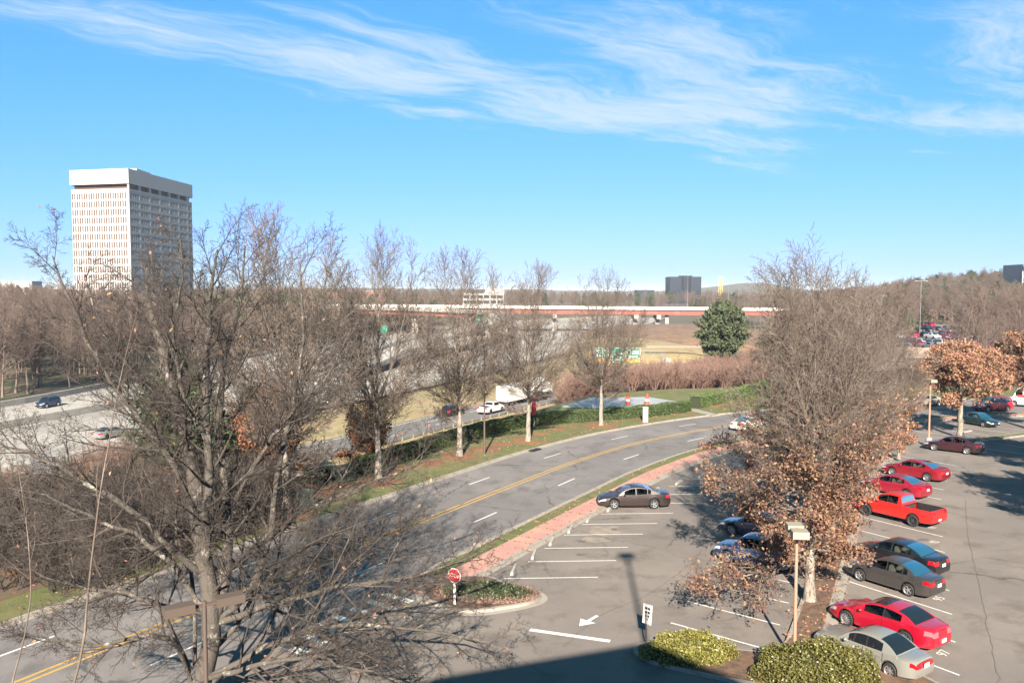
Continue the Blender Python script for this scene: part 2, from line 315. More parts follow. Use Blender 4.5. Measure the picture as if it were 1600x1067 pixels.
def terrain():
    ang = np.r_[np.linspace(-180, -62, 24)[:-1], np.linspace(-62, 62, 221), np.linspace(62, 180, 24)[1:]]
    r = np.r_[0.5, np.linspace(8, 250, 150), 250 * (14000 / 250) ** np.linspace(0, 1, 110)[1:]]
    A, R = np.meshgrid(np.radians(ang), r); X = R * np.sin(A); Y = R * np.cos(A); Z = hgt(X, Y)
    Z = Z - .012
    n, k = X.shape; idx = np.arange(n * k).reshape(n, k)
    F = np.stack([idx[:-1, :-1], idx[:-1, 1:], idx[1:, 1:], idx[1:, :-1]], -1).reshape(-1, 4)[:, ::-1]
    me = mesh_np('ground', np.stack([X, Y, Z], -1).reshape(-1, 3), F, True)
    o = link('ground', me, [M['ground']]); o['kind'] = 'structure'
terrain()

# ---------------------------------------------------------------- four lane road, verges, sidewalk
CLp = [(-42, -12), (-34, 3), (-26, 18), (-17.8, 32.6), (-9.1, 47.6), (-.15, 62.8), (6.45, 73.4), (14.7, 83.6), (26.2, 93.3), (39, 100.5), (56, 106.5), (80, 111), (120, 115), (210, 118)]
CL = catmull(CLp, 1.0)
ribbon(offs(CL, 6.15), offs(CL, -6.15), .012, M['road'], 'road')
ribbon(offs(CL, 6.32), offs(CL, 6.15), .14, M['concrete'], 'far_kerb', z0=-.02)
ribbon(offs(CL, 6.15), offs(CL, 5.75), .018, M['concrete'], 'far_gutter')
def part_of(path, y0, y1):
    return np.array([p for p in path if y0 <= p[1] <= y1])
# the parking lot asphalt
roadR = offs(CL, -6.1); lotL = offs(CL, -8.75)
pts = [tuple(p[:2]) for p in roadR if p[1] < 36.8 and p[1] > -10] + [tuple(p[:2]) for p in lotL if p[1] > 40 and p[0] < 110]
pts += [(150, 96), (150, -12), (-20, -12)]
mb = MB(); mb.poly(pts, .004); o = mb.build('parking_lot', M['lot']); o['kind'] = 'structure'
# fill of the driveway throat up to the road
mb = MB(); th = [tuple(p[:2]) for p in roadR if 30 < p[1] < 43]
mb.poly(th + [(-.5, 41.5), (-3, 36), (-9, 29)], .007); o = mb.build('driveway', M['lot']); o['kind'] = 'structure'
def strip(name, a, b, z, m, y0, y1, z0=-.02):
    P = part_of(CL, y0, y1); o = ribbon(offs(P, a), offs(P, b), z, m, name, z0=z0); return o
for nm, y0, y1 in (('verge', 46.2, 130), ('verge', -12, 31)):
    strip('near_kerb', -6.15, -6.32, .14, M['concrete'], y0, y1)
    strip('near_gutter', -5.75, -6.15, .018, M['concrete'], y0, y1, z0=None)
    strip('grass_strip', -6.32, -7.25, .13, M['grass'], y0, y1)
    strip('brick_sidewalk', -7.25, -8.75, .136, M['brick'], y0 - (2.7 if y0 > 0 else 0), y1)
strip('lot_kerb', -8.75, -8.92, .145, M['concrete'], 43.0, 130)
strip('lot_gutter', -8.92, -9.22, .014, M['concrete'], 43.0, 130, z0=None)
strip('mulch_bed', -8.75, -15.5, .10, M['mulch'], -12, 25.2)
# far verge as raised turf up to the hedge line
ribbon(offs(CL, 14.6), offs(CL, 6.32), .125, M['grass'], 'grass_verge', z0=-.4)
_P = part_of(CL, 5, 58); ribbon(offs(_P, 14.6), offs(_P, 9.0 ), .14, M['litter'], 'leaf_litter_ground')
mb = MB(); mb.poly([(13.5, 95.5), (24.5, 101.5), (33, 108), (46, 113), (60, 119), (75, 128), (45, 129), (24, 126), (12.5, 119), (4, 104), (7, 98)], .13, -.5); o = mb.build('back_lawn', M['grass']); o['kind'] = 'structure'
mb = MB(); mb.poly([(6.5, 106.3), (15.3, 103.6), (24.3, 107.9), (19.2, 116.1), (11, 115.2)], .19, -.1); o = mb.build('concrete_pad', M['pad']); o['kind'] = 'structure'
mb = MB(); mb.poly([(22.0, 103.6), (23.2, 104.4), (25.2, 99.4), (24.0, 98.6)], .15, .0); o = mb.build('footpath', M['concrete']); o['kind'] = 'structure'
# island by the stop sign
isl = catmull([(-4.9, 40.9), (-4.5, 39.1), (-3.2, 37.8), (-1.8, 37.35), (0, 37.9), (1.3, 38.7), (1.75, 39.6), (1.2, 40.7), (0, 41.3), (-1.1, 42.6), (-3.0, 42.6), (-4.6, 41.4)], .3)
def shrink(P, d):
    c = P.mean(0); o_ = []
    for p in P: v = p - c; l = np.linalg.norm(v); o_.append(c + v * (l - d) / l)
    return np.array(o_)
mb = MB(); mb.poly([tuple(p) for p in isl], .012, .0); o = mb.build('island_gutter', M['concrete']); o['kind'] = 'structure'
i2 = shrink(isl, .32); mb = MB(); mb.poly([tuple(p) for p in i2], .15, .0); o = mb.build('island_kerb', M['concrete']); o['kind'] = 'structure'
mb = MB(); mb.poly([tuple(p) for p in shrink(isl, .5)], .165, .02); o = mb.build('island_soil', M['mulch']); o['kind'] = 'structure'
# planting median between the two rows of stalls, widening to a bed at its south end
HV = np.array([-.568, .823]); NV = np.array([.823, .568])
def O_(i):     # outer end of stall line i of the east row; the row bends east further on
    k = max(0, i - 7); return np.array([17.45 + 1.48 * i + .045 * k * k, 31.4 + 3.05 * i - .02 * k * k])
east = [O_(i) + 5.75 * HV for i in (-.8, 0, 2, 4, 6, 8, 9.5, 11, 12.5)]
medE = catmull([tuple(p) for p in east], .8); medW = catmull([tuple(p - np.array([1.5 * .9, -1.5 * .43])) for p in east], .8)
n_ = min(len(medE), len(medW)); medE = resamp(medE, 60); medW = resamp(medW, 60)
bed = [tuple(p) for p in medW[::-1]] [:-1]
south = catmull([tuple(medW[0]), (10.4, 33.3), (7.5, 34.0), (5.6, 34.2), (5.0, 33.5), (5.6, 32.4), (7.6, 31.2), (9.6, 30.2), (12, 29.0), (14.6, 27.6), (16.4, 28.0), (16.2, 30.5), (14.6, 33.2), tuple(medE[0])], .4)
outer = [tuple(p) for p in south] + [tuple(p) for p in medE[1:]] + bed
mb = MB(); mb.poly(outer, .15, .0); o = mb.build('median_kerb', M['concrete']); o['kind'] = 'structure'
sc_ = shrink(south, .2); inner = [tuple(p) for p in sc_] + [tuple(p) for p in (medE * .87 + medW * .13)[1:]] + [tuple(p) for p in (medW * .87 + medE * .13)[::-1]][:-1]
mb = MB(); mb.poly(inner, .163, .05); o = mb.build('median_soil', M['mulch']); o['kind'] = 'structure'
ribbon(medE, medE + np.array([.33 * .9, -.33 * .43]), .012, M['concrete'], 'median_gutter')
# second median, far right
mb = MB(); q = catmull([(43.2, 80.5), (48, 83.0), (60, 89), (72, 95)], 2); ribbon(offs(q, .55), offs(q, -.55), .15, M['concrete'], 'far_median_kerb', z0=0.0)
ribbon(offs(q, .4), offs(q, -.4), .16, M['grass'], 'far_median_turf')

# ---------------------------------------------------------------- painted markings
def line(mb, a, b, w=.1, z=.02):
    a = np.array(a[:2], float); b = np.array(b[:2], float); d = (b - a) / np.linalg.norm(b - a); n = np.array([-d[1], d[0]]) * w / 2
    mb.add([(*(a - n), z), (*(b - n), z), (*(b + n), z), (*(a + n), z)], [(0, 1, 2, 3)])
def dashes(path, off, L, gap, w, name, m, ph=0):
    P = offs(path, off); d = np.r_[0, np.cumsum(np.linalg.norm(np.diff(P, axis=0), axis=1))]; s = ph; r = empty(name + '_set') if False else None; mb = MB()
    while s + L < d[-1]:
        ts = np.linspace(s, s + L, 4); Q = np.stack([np.interp(ts, d, P[:, 0]), np.interp(ts, d, P[:, 1])], 1)
        for i in range(3): line(mb, Q[i], Q[i + 1], w)
        s += L + gap
    o = mb.build(name, m); o['kind'] = 'structure'
dl = np.r_[0, np.cumsum(np.linalg.norm(np.diff(CL, axis=0), axis=1))]
def sof(y): return float(np.interp(y, CL[:, 1], dl))
dashes(CL, 3.05, 2.9, 9.0, .13, 'lane_dashes', M['paint'], sof(62.0) % 11.9)
dashes(CL, -3.05, 2.9, 9.0, .13, 'lane_dashes', M['paint'], (sof(64.5)) % 11.9)
for o2 in (.2, -.2): ribbon(offs(CL, o2 + .075), offs(CL, o2 - .075), .02, M['yellow'], 'centre_line')
mk = MB()
for i in range(0, 14):      # east stalls
    line(mk, O_(i), O_(i) + 5.3 * HV)
o = mk.build('stall_lines', M['paint']); o['kind'] = 'structure'
mk = MB()
for i in range(0, 12):      # stalls west of the median
    a = np.array([7.17 + 1.27 * i, 36.53 + 2.62 * i]); line(mk, a, a + 4.6 * np.array([.78, -.626]))
o = mk.build('stall_lines', M['paint']); o['kind'] = 'structure'
LPt = catmull([(-.4, 42.3), (.9, 45.0), (1.9, 47.4), (3.2, 50.05), (4.5, 52.4), (6.0, 54.9), (7.9, 57.6), (9.9, 60.2), (12.1, 62.8), (14.4, 65.4), (16.9, 68.0), (19.6, 70.8), (22.6, 73.6), (26, 76.5), (30, 79.3)], 50)
mk = MB()
for p in LPt:
    line(mk, p, (p[0] + 4.9, p[1] + .22))
o = mk.build('stall_lines', M['paint']); o['kind'] = 'structure'
mk = MB()
for a, b in (((46.5, 92), (41, 96)), ((49.5, 94), (44, 98)), ((38.5, 84), (34, 88.5)), ((41.2, 86), (36.6, 90.5)), ((44, 88), (39.4, 92.5)), ((52.5, 96), (47, 100)), ((44.5, 79), (47.8, 75)), ((47.6, 81), (51, 77)), ((50.6, 82.6), (54, 78.6)), ((53.6, 84.2), (57, 80.2)), ((46.8, 84), (43.4, 88)), ((49.8, 85.5), (46.4, 89.5)), ((52.8, 87), (49.4, 91)), ((55.8, 88.6), (52.4, 92.6)), ((40.3, 84.2), (37.5, 87))): line(mk, a, b)
o = mk.build('stall_lines', M['paint']); o['kind'] = 'structure'
mk = MB(); line(mk, (.79, 35.75), (4.2, 34.55), .28); o = mk.build('stop_bar', M['paint']); o['kind'] = 'structure'
mk = MB(); t_ = np.array([3.95, 37.35]); h_ = np.array([3.0, 36.15]); d_ = (h_ - t_) / np.linalg.norm(h_ - t_); n2 = np.array([-d_[1], d_[0]])
mk.add([(*(t_ + n2 * .09), .02), (*(t_ - n2 * .09), .02), (*(h_ - d_ * .7 - n2 * .09), .02), (*(h_ - d_ * .7 + n2 * .09), .02)], [(0, 1, 2, 3)])
mk.add([(*h_, .024), (*(h_ - d_ * .75 + n2 * .42), .024), (*(h_ - d_ * .75 - n2 * .42), .024)], [(0, 1, 2)]); o = mk.build('arrow_marking', M['paint']); o['kind'] = 'structure'
mk = MB()
for i in range(7):
    c = np.array([-5.6, 39.6]) + np.array([-.62, -.95]) * i; line(mk, c + np.array([-.75, .55]), c + np.array([.75, -.55]), .42)
o = mk.build('crosswalk_bars', M['paint']); o['kind'] = 'structure'
def text_mesh(s, size, name):
    c = bpy.data.curves.new(name, 'FONT'); c.body = s; c.size = size; c.align_x = 'CENTER'; c.align_y = 'CENTER'
    o = bpy.data.objects.new('tmp', c); COL.objects.link(o); dg = bpy.context.evaluated_depsgraph_get(); me = bpy.data.meshes.new_from_object(o.evaluated_get(dg)); bpy.data.objects.remove(o); me.name = name; return me
for i, s in enumerate(('97', '96', '95', '94', '93', '92', '91', '90')):
    c = (O_(i) + O_(i + 1)) / 2 + HV * .55 + NV * .0
    me = text_mesh(s, .62, 'stall_number'); o = link('stall_number', me, [M['paint']], loc=(c[0], c[1], .018), rz=atan2(HV[1], HV[0]) - pi / 2 + .15); o['kind'] = 'structure'
def wiggle(name, P, w, m, seed, z=.016):
    g_ = np.random.default_rng(seed); Q = catmull(P, .5); Q = Q + g_.normal(0, .035, Q.shape); mk = MB()
    for i in range(len(Q) - 1): line(mk, Q[i], Q[i + 1], w * g_.uniform(.6, 1.3), z)
    o = mk.build(name, m); o['kind'] = 'structure'
M['tar'] = mat('tar sealed crack', (.125, .112, .103), .8); M['stain'] = mat('oil stain', (.135, .115, .10), .8, cols=[((.20, .17, .15), 3, .45, .62)]); M['dust'] = mat('dried silt', (.34, .27, .20), .95, cols=[((.235, .198, .173), 1.6, .42, .6)])
wiggle('asphalt_joint', [G(1508, 780), G(1513, 840), G(1527, 900), G(1543, 980), G(1562, 1067)], .02, M['tar'], 1)
wiggle('sealed_crack', [G(880, 1010), G(940, 960), G(1010, 930), G(1080, 880), G(1100, 850)], .035, M['tar'], 2)
wiggle('sealed_crack', [G(1500, 880), G(1540, 872), G(1600, 880)], .04, M['tar'], 3)
wiggle('sealed_crack', [G(560, 1000), G(640, 985), G(760, 1000), G(860, 1060)], .035, M['tar'], 4)
wiggle('sealed_crack', [G(700, 800), G(760, 770), G(830, 775), G(900, 740)], .04, M['tar'], 5, .02)
def splotch(name, x, y, r, m, seed, z):
    g_ = np.random.default_rng(seed); n = 22; a = np.linspace(0, 2 * pi, n, endpoint=False); q = r * (1 + .22 * np.sin(a * 2 + seed) + .15 * np.sin(a * 5 + seed * 2) + g_.normal(0, .07, n)); mk = MB(); mk.poly([(x + cos(t) * k * 1.25, y + sin(t) * k) for t, k in zip(a, q)], z); o = mk.build(name, m); o['kind'] = 'structure'
k_ = 0
for i in range(0, 10):
    for f in (1.2, 3.6):
        c = (O_(i) + O_(i + 1)) / 2 + HV * f + NV * (.2 * sin(i * 3 + f)); splotch('oil_stain', c[0], c[1], .16 + .14 * abs(sin(i * 5 + f)), M['stain'], k_ + 3, .0085); k_ += 1
for i in range(0, 9):
    c = np.array([7.17 + 1.27 * (i + .5), 36.53 + 2.62 * (i + .5)]) + (1.3 + (i % 3)) * np.array([.78, -.626]); splotch('oil_stain', c[0], c[1], .15 + .12 * abs(sin(i * 7)), M['stain'], k_ + 3, .0085); k_ += 1
    c = (LPt[i] + LPt[i + 1]) / 2 + np.array([1.6 + (i % 2), .1]); splotch('oil_stain', c[0], c[1], .14 + .14 * abs(sin(i * 4)), M['stain'], k_ + 3, .0085); k_ += 1
splotch('silt_patch', *G(945, 829), .95, M['dust'], 5, .008); splotch('silt_patch', *G(930, 843), .6, M['dust'], 8, .0075)
# wheel stops
wsm = MB(); wsm.box((0, 0, .07), (.17, 1.75, .13), taper=.75); wsme = wsm.mesh('wheel_stop'); wsme.materials.append(M['barrier'])
wl = ['south-most concrete wheel stop, beside the stop sign island', 'second concrete wheel stop north of the stop sign island', 'third concrete wheel stop north of the stop sign island', 'fourth concrete wheel stop north of the island, in an empty stall', 'fifth concrete wheel stop, in the empty stall just south of the brown sedan', 'concrete wheel stop in front of the brown sedan', 'concrete wheel stop in the first empty stall beyond the brown sedan', 'concrete wheel stop in the second empty stall beyond the brown sedan', 'concrete wheel stop in the third empty stall beyond the brown sedan', 'concrete wheel stop in the fourth empty stall beyond the brown sedan', 'concrete wheel stop in the fifth stall beyond the brown sedan', 'concrete wheel stop beside the tree branches, sixth stall beyond the brown sedan', 'concrete wheel stop far up the row behind the oak branches', 'last concrete wheel stop at the far end of the western row']
wq = [LPt[0] - np.array([1.0, 1.9])] + [(LPt[i] + LPt[i + 1]) / 2 for i in range(13)]
for i, p in enumerate(wq):
    q_ = LPt[min(i + 1, 14)] - LPt[max(i - 1, 0)]
    o = bpy.data.objects.new('wheel_stop', wsme); COL.objects.link(o); o.location = (p[0] - .15, p[1], .004); o.rotation_euler = (0, 0, atan2(q_[1], q_[0]) - pi / 2 + .28)
    link_props(o, wl[i], 'wheel stop', 'wheel stops along the brick sidewalk')
o = bpy.data.objects.new('wheel_stop', wsme); COL.objects.link(o); o.location = (0.0, 36.9, .004)
bpy.data.objects.remove(o)
mb = MB(); mb.box((48.5, 87.6, .07), (.17, 2.2, .13), rz=-1.0); o = mb.build('wheel_stop', M['barrier']); link_props(o, 'whitish wheel stop near the front of the dark green car on the far right', 'wheel stop')

# ---------------------------------------------------------------- highways in the cutting
fe = resamp(catmull(FE, 6), 120); ne = resamp(catmull(NE, 6), 120)
def lerp(t): return fe * (1 - t) + ne * t
ribbon(lerp(0.02), lerp(.62), -4.0, M['hwy'], 'highway')
hn = resamp(catmull([(-88, 0), (-66, 50), (-47, 83), (-41, 97), (-26, 133), (-8, 172), (15, 236), (43, 330), (80, 470), (114, 600)], 6), 120)
ribbon(lerp(.62), lerp(.985), -3.96, M['hwy'], 'highway_near_carriageway')
def barrier(path, h, w, name, label, z=-4.0, m=None):
    o = ribbon(offs(path, w / 2), offs(path, -w / 2), z + h, m or M['barrier'], name, kind=None, z0=z); return link_props(o, label, 'barrier')
barrier(lerp(.985), .9, .5, 'concrete_barrier', 'pale concrete barrier along the near edge of the highway')
barrier(lerp(.40), 1.1, .6, 'concrete_barrier', 'concrete median barrier between the two highway carriageways')
barrier(lerp(.02), 1.0, .5, 'concrete_barrier', 'concrete barrier at the foot of the far bare woods')
ribbon(lerp(.33), lerp(.40), -3.98, M['barrier'], 'median_shoulder')
mk = MB()
for t in (.08, .14, .20, .26, .32, .42, .49, .56, .64, .72, .80, .88):
    P = lerp(t); d = np.r_[0, np.cumsum(np.linalg.norm(np.diff(P, axis=0), axis=1))]; s = 0; solid = t in (.08, .32, .42, .88)
    if solid:
        for i in range(len(P) - 1): line(mk, P[i], P[i + 1], .2, -3.94)
        continue
    while s + 3.5 < d[-1]:
        line(mk, (np.interp(s, d, P[:, 0]), np.interp(s, d, P[:, 1])), (np.interp(s + 3.5, d, P[:, 0]), np.interp(s + 3.5, d, P[:, 1])), .2, -3.94); s += 12
o = mk.build('highway_lane_marks', M['paint']); o['kind'] = 'structure'
cN = resamp(catmull([(-62, 20), (-40, 58), (-18.5, 96), (-8, 115.5), (4.1, 135), (16.1, 154), (27, 170), (46, 198), (80, 245), (120, 290)], 5), 100)
cF = resamp(catmull([(-72, 30), (-50, 68), (-29.5, 96), (-19.5, 112), (-8.3, 133), (6.5, 157), (16.5, 174), (33, 205), (66, 256), (108, 304)], 5), 100)
ribbon(cF, cN, -3.9, M['coll'], 'frontage_road')
mk = MB()
for t in (.08, .92):
    P = cF * (1 - t) + cN * t
    for i in range(len(P) - 1): line(mk, P[i], P[i + 1], .16, -3.885)
for t in (.36, .64):
    P = cF * (1 - t) + cN * t; d = np.r_[0, np.cumsum(np.linalg.norm(np.diff(P, axis=0), axis=1))]; s = 0
    while s + 3 < d[-1]:
        line(mk, (np.interp(s, d, P[:, 0]), np.interp(s, d, P[:, 1])), (np.interp(s + 3, d, P[:, 0]), np.interp(s + 3, d, P[:, 1])), .16, -3.885); s += 12
o = mk.build('frontage_lane_marks', M['paint']); o['kind'] = 'structure'
gn = resamp(ne, 100)
ribbon(np.array([p + (gn[np.argmin(np.linalg.norm(gn - p, axis=1))] - p) * .93 for p in cF]), offs(cF, .3), -3.97, M['gold'], 'golden_grass_slope')
ribbon(offs(cN, -.3), offs(cN, -7), np.array([-3.7] * 100), M['gold'], 'dry_roadside_strip', z0=-4.5)
# guard rail of the frontage road
gr = empty('guard_rail', (0, 0, 0), label='steel guard rail on pale posts along the near edge of the frontage road', cat='guard rail')
gp = offs(cN, -.8); n = len(gp)
ribbon(offs(gp, .04), offs(gp, -.04), -3.15, M['steel'], 'rail', kind=None, z0=-3.5, parent=gr)
dg_ = np.r_[0, np.cumsum(np.linalg.norm(np.diff(gp, axis=0), axis=1))]
pm = MB(); pm.box((0, 0, .35), (.13, .15, .8)); pme = pm.mesh('post'); pme.materials.append(M['concrete'])
for s in np.arange(60, dg_[-1] - 60, 2.4):
    o = bpy.data.objects.new('post', pme); COL.objects.link(o); o.parent = gr; o.location = (np.interp(s, dg_, gp[:, 0]), np.interp(s, dg_, gp[:, 1]), -3.98)
# ---------------------------------------------------------------- trees
def rnd_perp(R, d, ang, az):
    dx, dy, dz = d
    if abs(dz) < .95: ux, uy, uz = dy, -dx, 0.0
    else: ux, uy, uz = 0.0, dz, -dy
    l = sqrt(ux * ux + uy * uy + uz * uz) + 1e-9; ux /= l; uy /= l; uz /= l
    vx, vy, vz = dy * uz - dz * uy, dz * ux - dx * uz, dx * uy - dy * ux
    c, s, ca_, sa_ = cos(az), sin(az), cos(ang), sin(ang)
    return (dx * ca_ + (ux * c + vx * s) * sa_, dy * ca_ + (uy * c + vy * s) * sa_, dz * ca_ + (uz * c + vz * s) * sa_)
def reach(p, d, env):      # distance along d to the crown's outline
    zc, Rx, Rz = env; x, y, z = p[0] / Rx, p[1] / Rx, (p[2] - zc) / Rz; a, b, c = d[0] / Rx, d[1] / Rx, d[2] / Rz
    A = a * a + b * b + c * c; B = x * a + y * b + z * c; C_ = x * x + y * y + z * z - 1; q = B * B - A * C_
    return (-B + sqrt(q)) / A if q > 0 and (-B + sqrt(q)) > 0 else .35
def grow(R, out, p, d, L, r, lv, P):
    if lv >= 2 and P.get('env'):
        q = reach(p, d, P['env'])
        L = min(max(L, min(q * R.uniform(.55, .9), P.get('l2', 0))), q * 1.03 + .1) if lv == 2 else min(L, q * 1.03 + .1)
    ns = P['seg'][lv]; wg = P['wig'][lv]; tr = P['trop'][lv]; pts = [p]; rad = [r]; st = L / ns; rt = P.get('tip', .35) if lv < len(P['seg']) - 1 else .5
    for i in range(ns):
        x = d[0] + R.gauss(0, wg); y = d[1] + R.gauss(0, wg); z = d[2] + R.gauss(0, wg) + tr; l = sqrt(x * x + y * y + z * z); d = (x / l, y / l, z / l)
        p = (p[0] + d[0] * st, p[1] + d[1] * st, p[2] + d[2] * st)
        if p[2] < .35 and lv > 0: p = (p[0], p[1], .35 + R.random() * .2); d = (d[0], d[1], abs(d[2]) * .3)
        pts.append(p); rad.append(r * (1 - (1 - rt) * (i + 1) / ns))
    out[lv].append((pts, rad)); kids(R, out, pts, rad, L, lv, P)
def kids(R, out, pts, rad, L, lv, P, n=None, t0=None):
    if lv + 1 >= len(P['seg']): return
    n = P['n'][lv] if n is None else n; t0 = P['t0'][lv] if t0 is None else t0; n = max(1, int(n * R.uniform(.8, 1.2))); az = R.uniform(0, 6.28); m = len(pts) - 1
    for k in range(n):
        t = t0 + (1 - t0) * (k + R.random() * .8) / n; t = min(t, .985); f = t * m; i = int(f); f -= i; a, b = pts[i], pts[i + 1]
        q = (a[0] + (b[0] - a[0]) * f, a[1] + (b[1] - a[1]) * f, a[2] + (b[2] - a[2]) * f); dd = (b[0] - a[0], b[1] - a[1], b[2] - a[2]); l = sqrt(dd[0] ** 2 + dd[1] ** 2 + dd[2] ** 2) + 1e-9; dd = (dd[0] / l, dd[1] / l, dd[2] / l)
        rr = rad[i] + (rad[i + 1] - rad[i]) * f; az += 2.4 + R.uniform(-.4, .4)
        a0, a1 = P['ang'][lv]; ang = radians(a0 + (a1 - a0) * t + R.gauss(0, 7))
        sh = P['shape'][lv](t) if 'shape' in P and P['shape'][lv] else (1 - .45 * t)
        Lc = L * P['ratio'][lv] * sh * R.uniform(.75, 1.2); rc = min(rr * .62, P['rmin'] + Lc * P['rk'])
        grow(R, out, q, rnd_perp(R, dd, ang, az), Lc, max(rc, P['rmin']), lv + 1, P)
def tubes(br, k):
    """one array of open tubes from branches that share a point count"""
    groups = {}
    for pts, rad in br: groups.setdefault(len(pts), []).append((pts, rad))
    Vs, Fs, base = [], [], 0
    for n, g in groups.items():
        Pt = np.array([b[0] for b in g]); Rd = np.array([b[1] for b in g]); B = len(g)
        d = Pt[:, -1] - Pt[:, 0]; d /= np.linalg.norm(d, axis=1)[:, None] + 1e-9
        ref = np.where(np.abs(d[:, 2:3]) < .9, np.array([[0, 0, 1.]]), np.array([[1., 0, 0]])); u = np.cross(d, ref); u /= np.linalg.norm(u, axis=1)[:, None] + 1e-9; w = np.cross(d, u)
        a = np.arange(k) * 2 * pi / k
        ring = u[:, None, None, :] * np.cos(a)[None, None, :, None] + w[:, None, None, :] * np.sin(a)[None, None, :, None]
        V = Pt[:, :, None, :] + ring * Rd[:, :, None, None]; Vs.append(V.reshape(-1, 3))
        idx = np.arange(B * n * k).reshape(B, n, k) + base; nx = np.roll(idx, -1, axis=2)
        Fs.append(np.stack([idx[:, :-1], nx[:, :-1], nx[:, 1:], idx[:, 1:]], -1).reshape(-1, 4)); base += B * n * k
    return np.concatenate(Vs), np.concatenate(Fs)
def wood_mesh(name, levels, sides):
    V, F, b = [], [], 0
    for br, k in zip(levels, sides):
        if not br: continue
        v, f = tubes(br, k); V.append(v); F.append(f + b); b += len(v)
    return mesh_np(name, np.concatenate(V), np.concatenate(F), True)
def leaf_quads(C, size, g, flat=0.0, aspect=1.6):
    n = len(C); a = g.normal(size=(n, 3)); a[:, 2] *= (1 - flat); a /= np.linalg.norm(a, axis=1)[:, None]; b = g.normal(size=(n, 3)); b -= a * (a * b).sum(1)[:, None]; b /= np.linalg.norm(b, axis=1)[:, None]
    s = size * g.uniform(.65, 1.3, n)[:, None]; a = a * s * aspect * .5; b = b * s * .5; c = np.cross(a, b); c = c / (np.linalg.norm(c, axis=1)[:, None] + 1e-9) * s * .18
    V = np.stack([C - a, C - b * .9 + c, C + a, C + b * .9 + c], 1).reshape(-1, 3); return V, np.arange(4 * n).reshape(n, 4)
def leaves_at(levels, g, per, spread, zmax=None, prob=None, zsoft=3):
    pts = []
    for br in levels:
        for p, _ in br:
            for q in p[1:]: pts.append(q)
    pts = np.array(pts)
    if zmax is not None: pts = pts[g.random(len(pts)) < np.clip((zmax - pts[:, 2]) / zsoft, 0, 1)]
    if prob is not None: pts = pts[g.random(len(pts)) < prob(pts)]
    C = np.repeat(pts, per, axis=0); return C + g.normal(size=C.shape) * spread
def scaffold(seed, P, H, r0, lean=(0, 0)):
    R = random.Random(seed); out = [[] for _ in P['seg']]; grow(R, out, (0, 0, 0), (lean[0], lean[1], 1), H, r0, 0, P)
    pts, rad = out[0][0]; rad[0] *= 1.45; return out
def spread(seed, P, H, r0, fork=.42, leaders=14, amax=70, low=0, lowang=(88, 60), lowlen=.33, wob=.03, bias=None, env=None, lowz=.16):
    # a bole that breaks into a fan of ascending limbs filling a rounded crown, with side limbs below
    R = random.Random(seed); P = dict(P); P['env'] = env; out = [[] for _ in P['seg']]; zf = H * fork; n = 9; TH = zf * 1.45
    x = y = 0; pts = []
    for i in range(n + 1): pts.append((x, y, TH * i / n)); x += R.gauss(0, wob * TH / n * 1.6); y += R.gauss(0, wob * TH / n * 1.6)
    rad = [r0 * 1.35] + [r0 * (1 - .62 * (i / n)) for i in range(1, n + 1)]; out[0].append((pts, rad))
    def at(z): f = max(0, min(.999, z / TH)) * n; i = int(f); f -= i; a, b = pts[i], pts[i + 1]; return tuple(a[k] + (b[k] - a[k]) * f for k in range(3)), rad[i] + (rad[i + 1] - rad[i]) * f
    az = R.uniform(0, 6.28)
    for k in range(leaders):
        t = (k + .5) / leaders; z = zf * (1.44 - .62 * t); az += 2.4 + R.uniform(-.25, .25); p, rr = at(z); a = radians(amax * t ** .62 + R.gauss(0, 3))
        dd = (cos(az) * sin(a), sin(az) * sin(a), cos(a)); L = reach(p, dd, env) * R.uniform(.86, .98); grow(R, out, p, dd, L, max(.03, min(rr * .62, L * .013)), 1, P)
    for k in range(low):
        t = k / max(1, low - 1); z = H * (lowz + (fork - .02 - lowz * .6) * t); az += 2.4 + R.uniform(-.3, .3); p, rr = at(z); a = radians(lowang[0] + (lowang[1] - lowang[0]) * t + R.gauss(0, 5)); L = H * lowlen * R.uniform(.75, 1.15) * (1 if bias is None else 1 + .5 * cos(az - bias))
        grow(R, out, p, (cos(az) * sin(a), sin(az) * sin(a), cos(a)), L, min(rr * .42, .09), 1, dict(P, env=None))
    return out
oval = lambda t: max(.25, 1.12 - 1.0 * abs(t - .28) ** 1.0 * 1.15)
PT = dict(seg=[9, 8, 5, 3, 1], wig=[.035, .055, .08, .11, .13], trop=[.02, .03, .06, .05, .04], n=[8, 17, 10, 5], t0=[.20, .16, .10, .12], ang=[(50, 25), (36, 24), (38, 28), (40, 32)], ratio=[.50, .42, .46, .5], shape=[oval, lambda t: 1.15 - .5 * t, None, None], rmin=.0155, rk=.0115, tip=.10, l2=3.4)
def place_tree(name, meshes, loc, rz, sc, label, group=None, cat='tree'):
    t = empty(name, loc, rz, label, cat, group); t.scale = (sc, sc, sc) if not isinstance(sc, tuple) else sc
    for nm, me in meshes:
        o = bpy.data.objects.new(nm, me); COL.objects.link(o); o.parent = t
        if nm in ('leaves', 'needles'): o['kind'] = 'stuff'
    return t
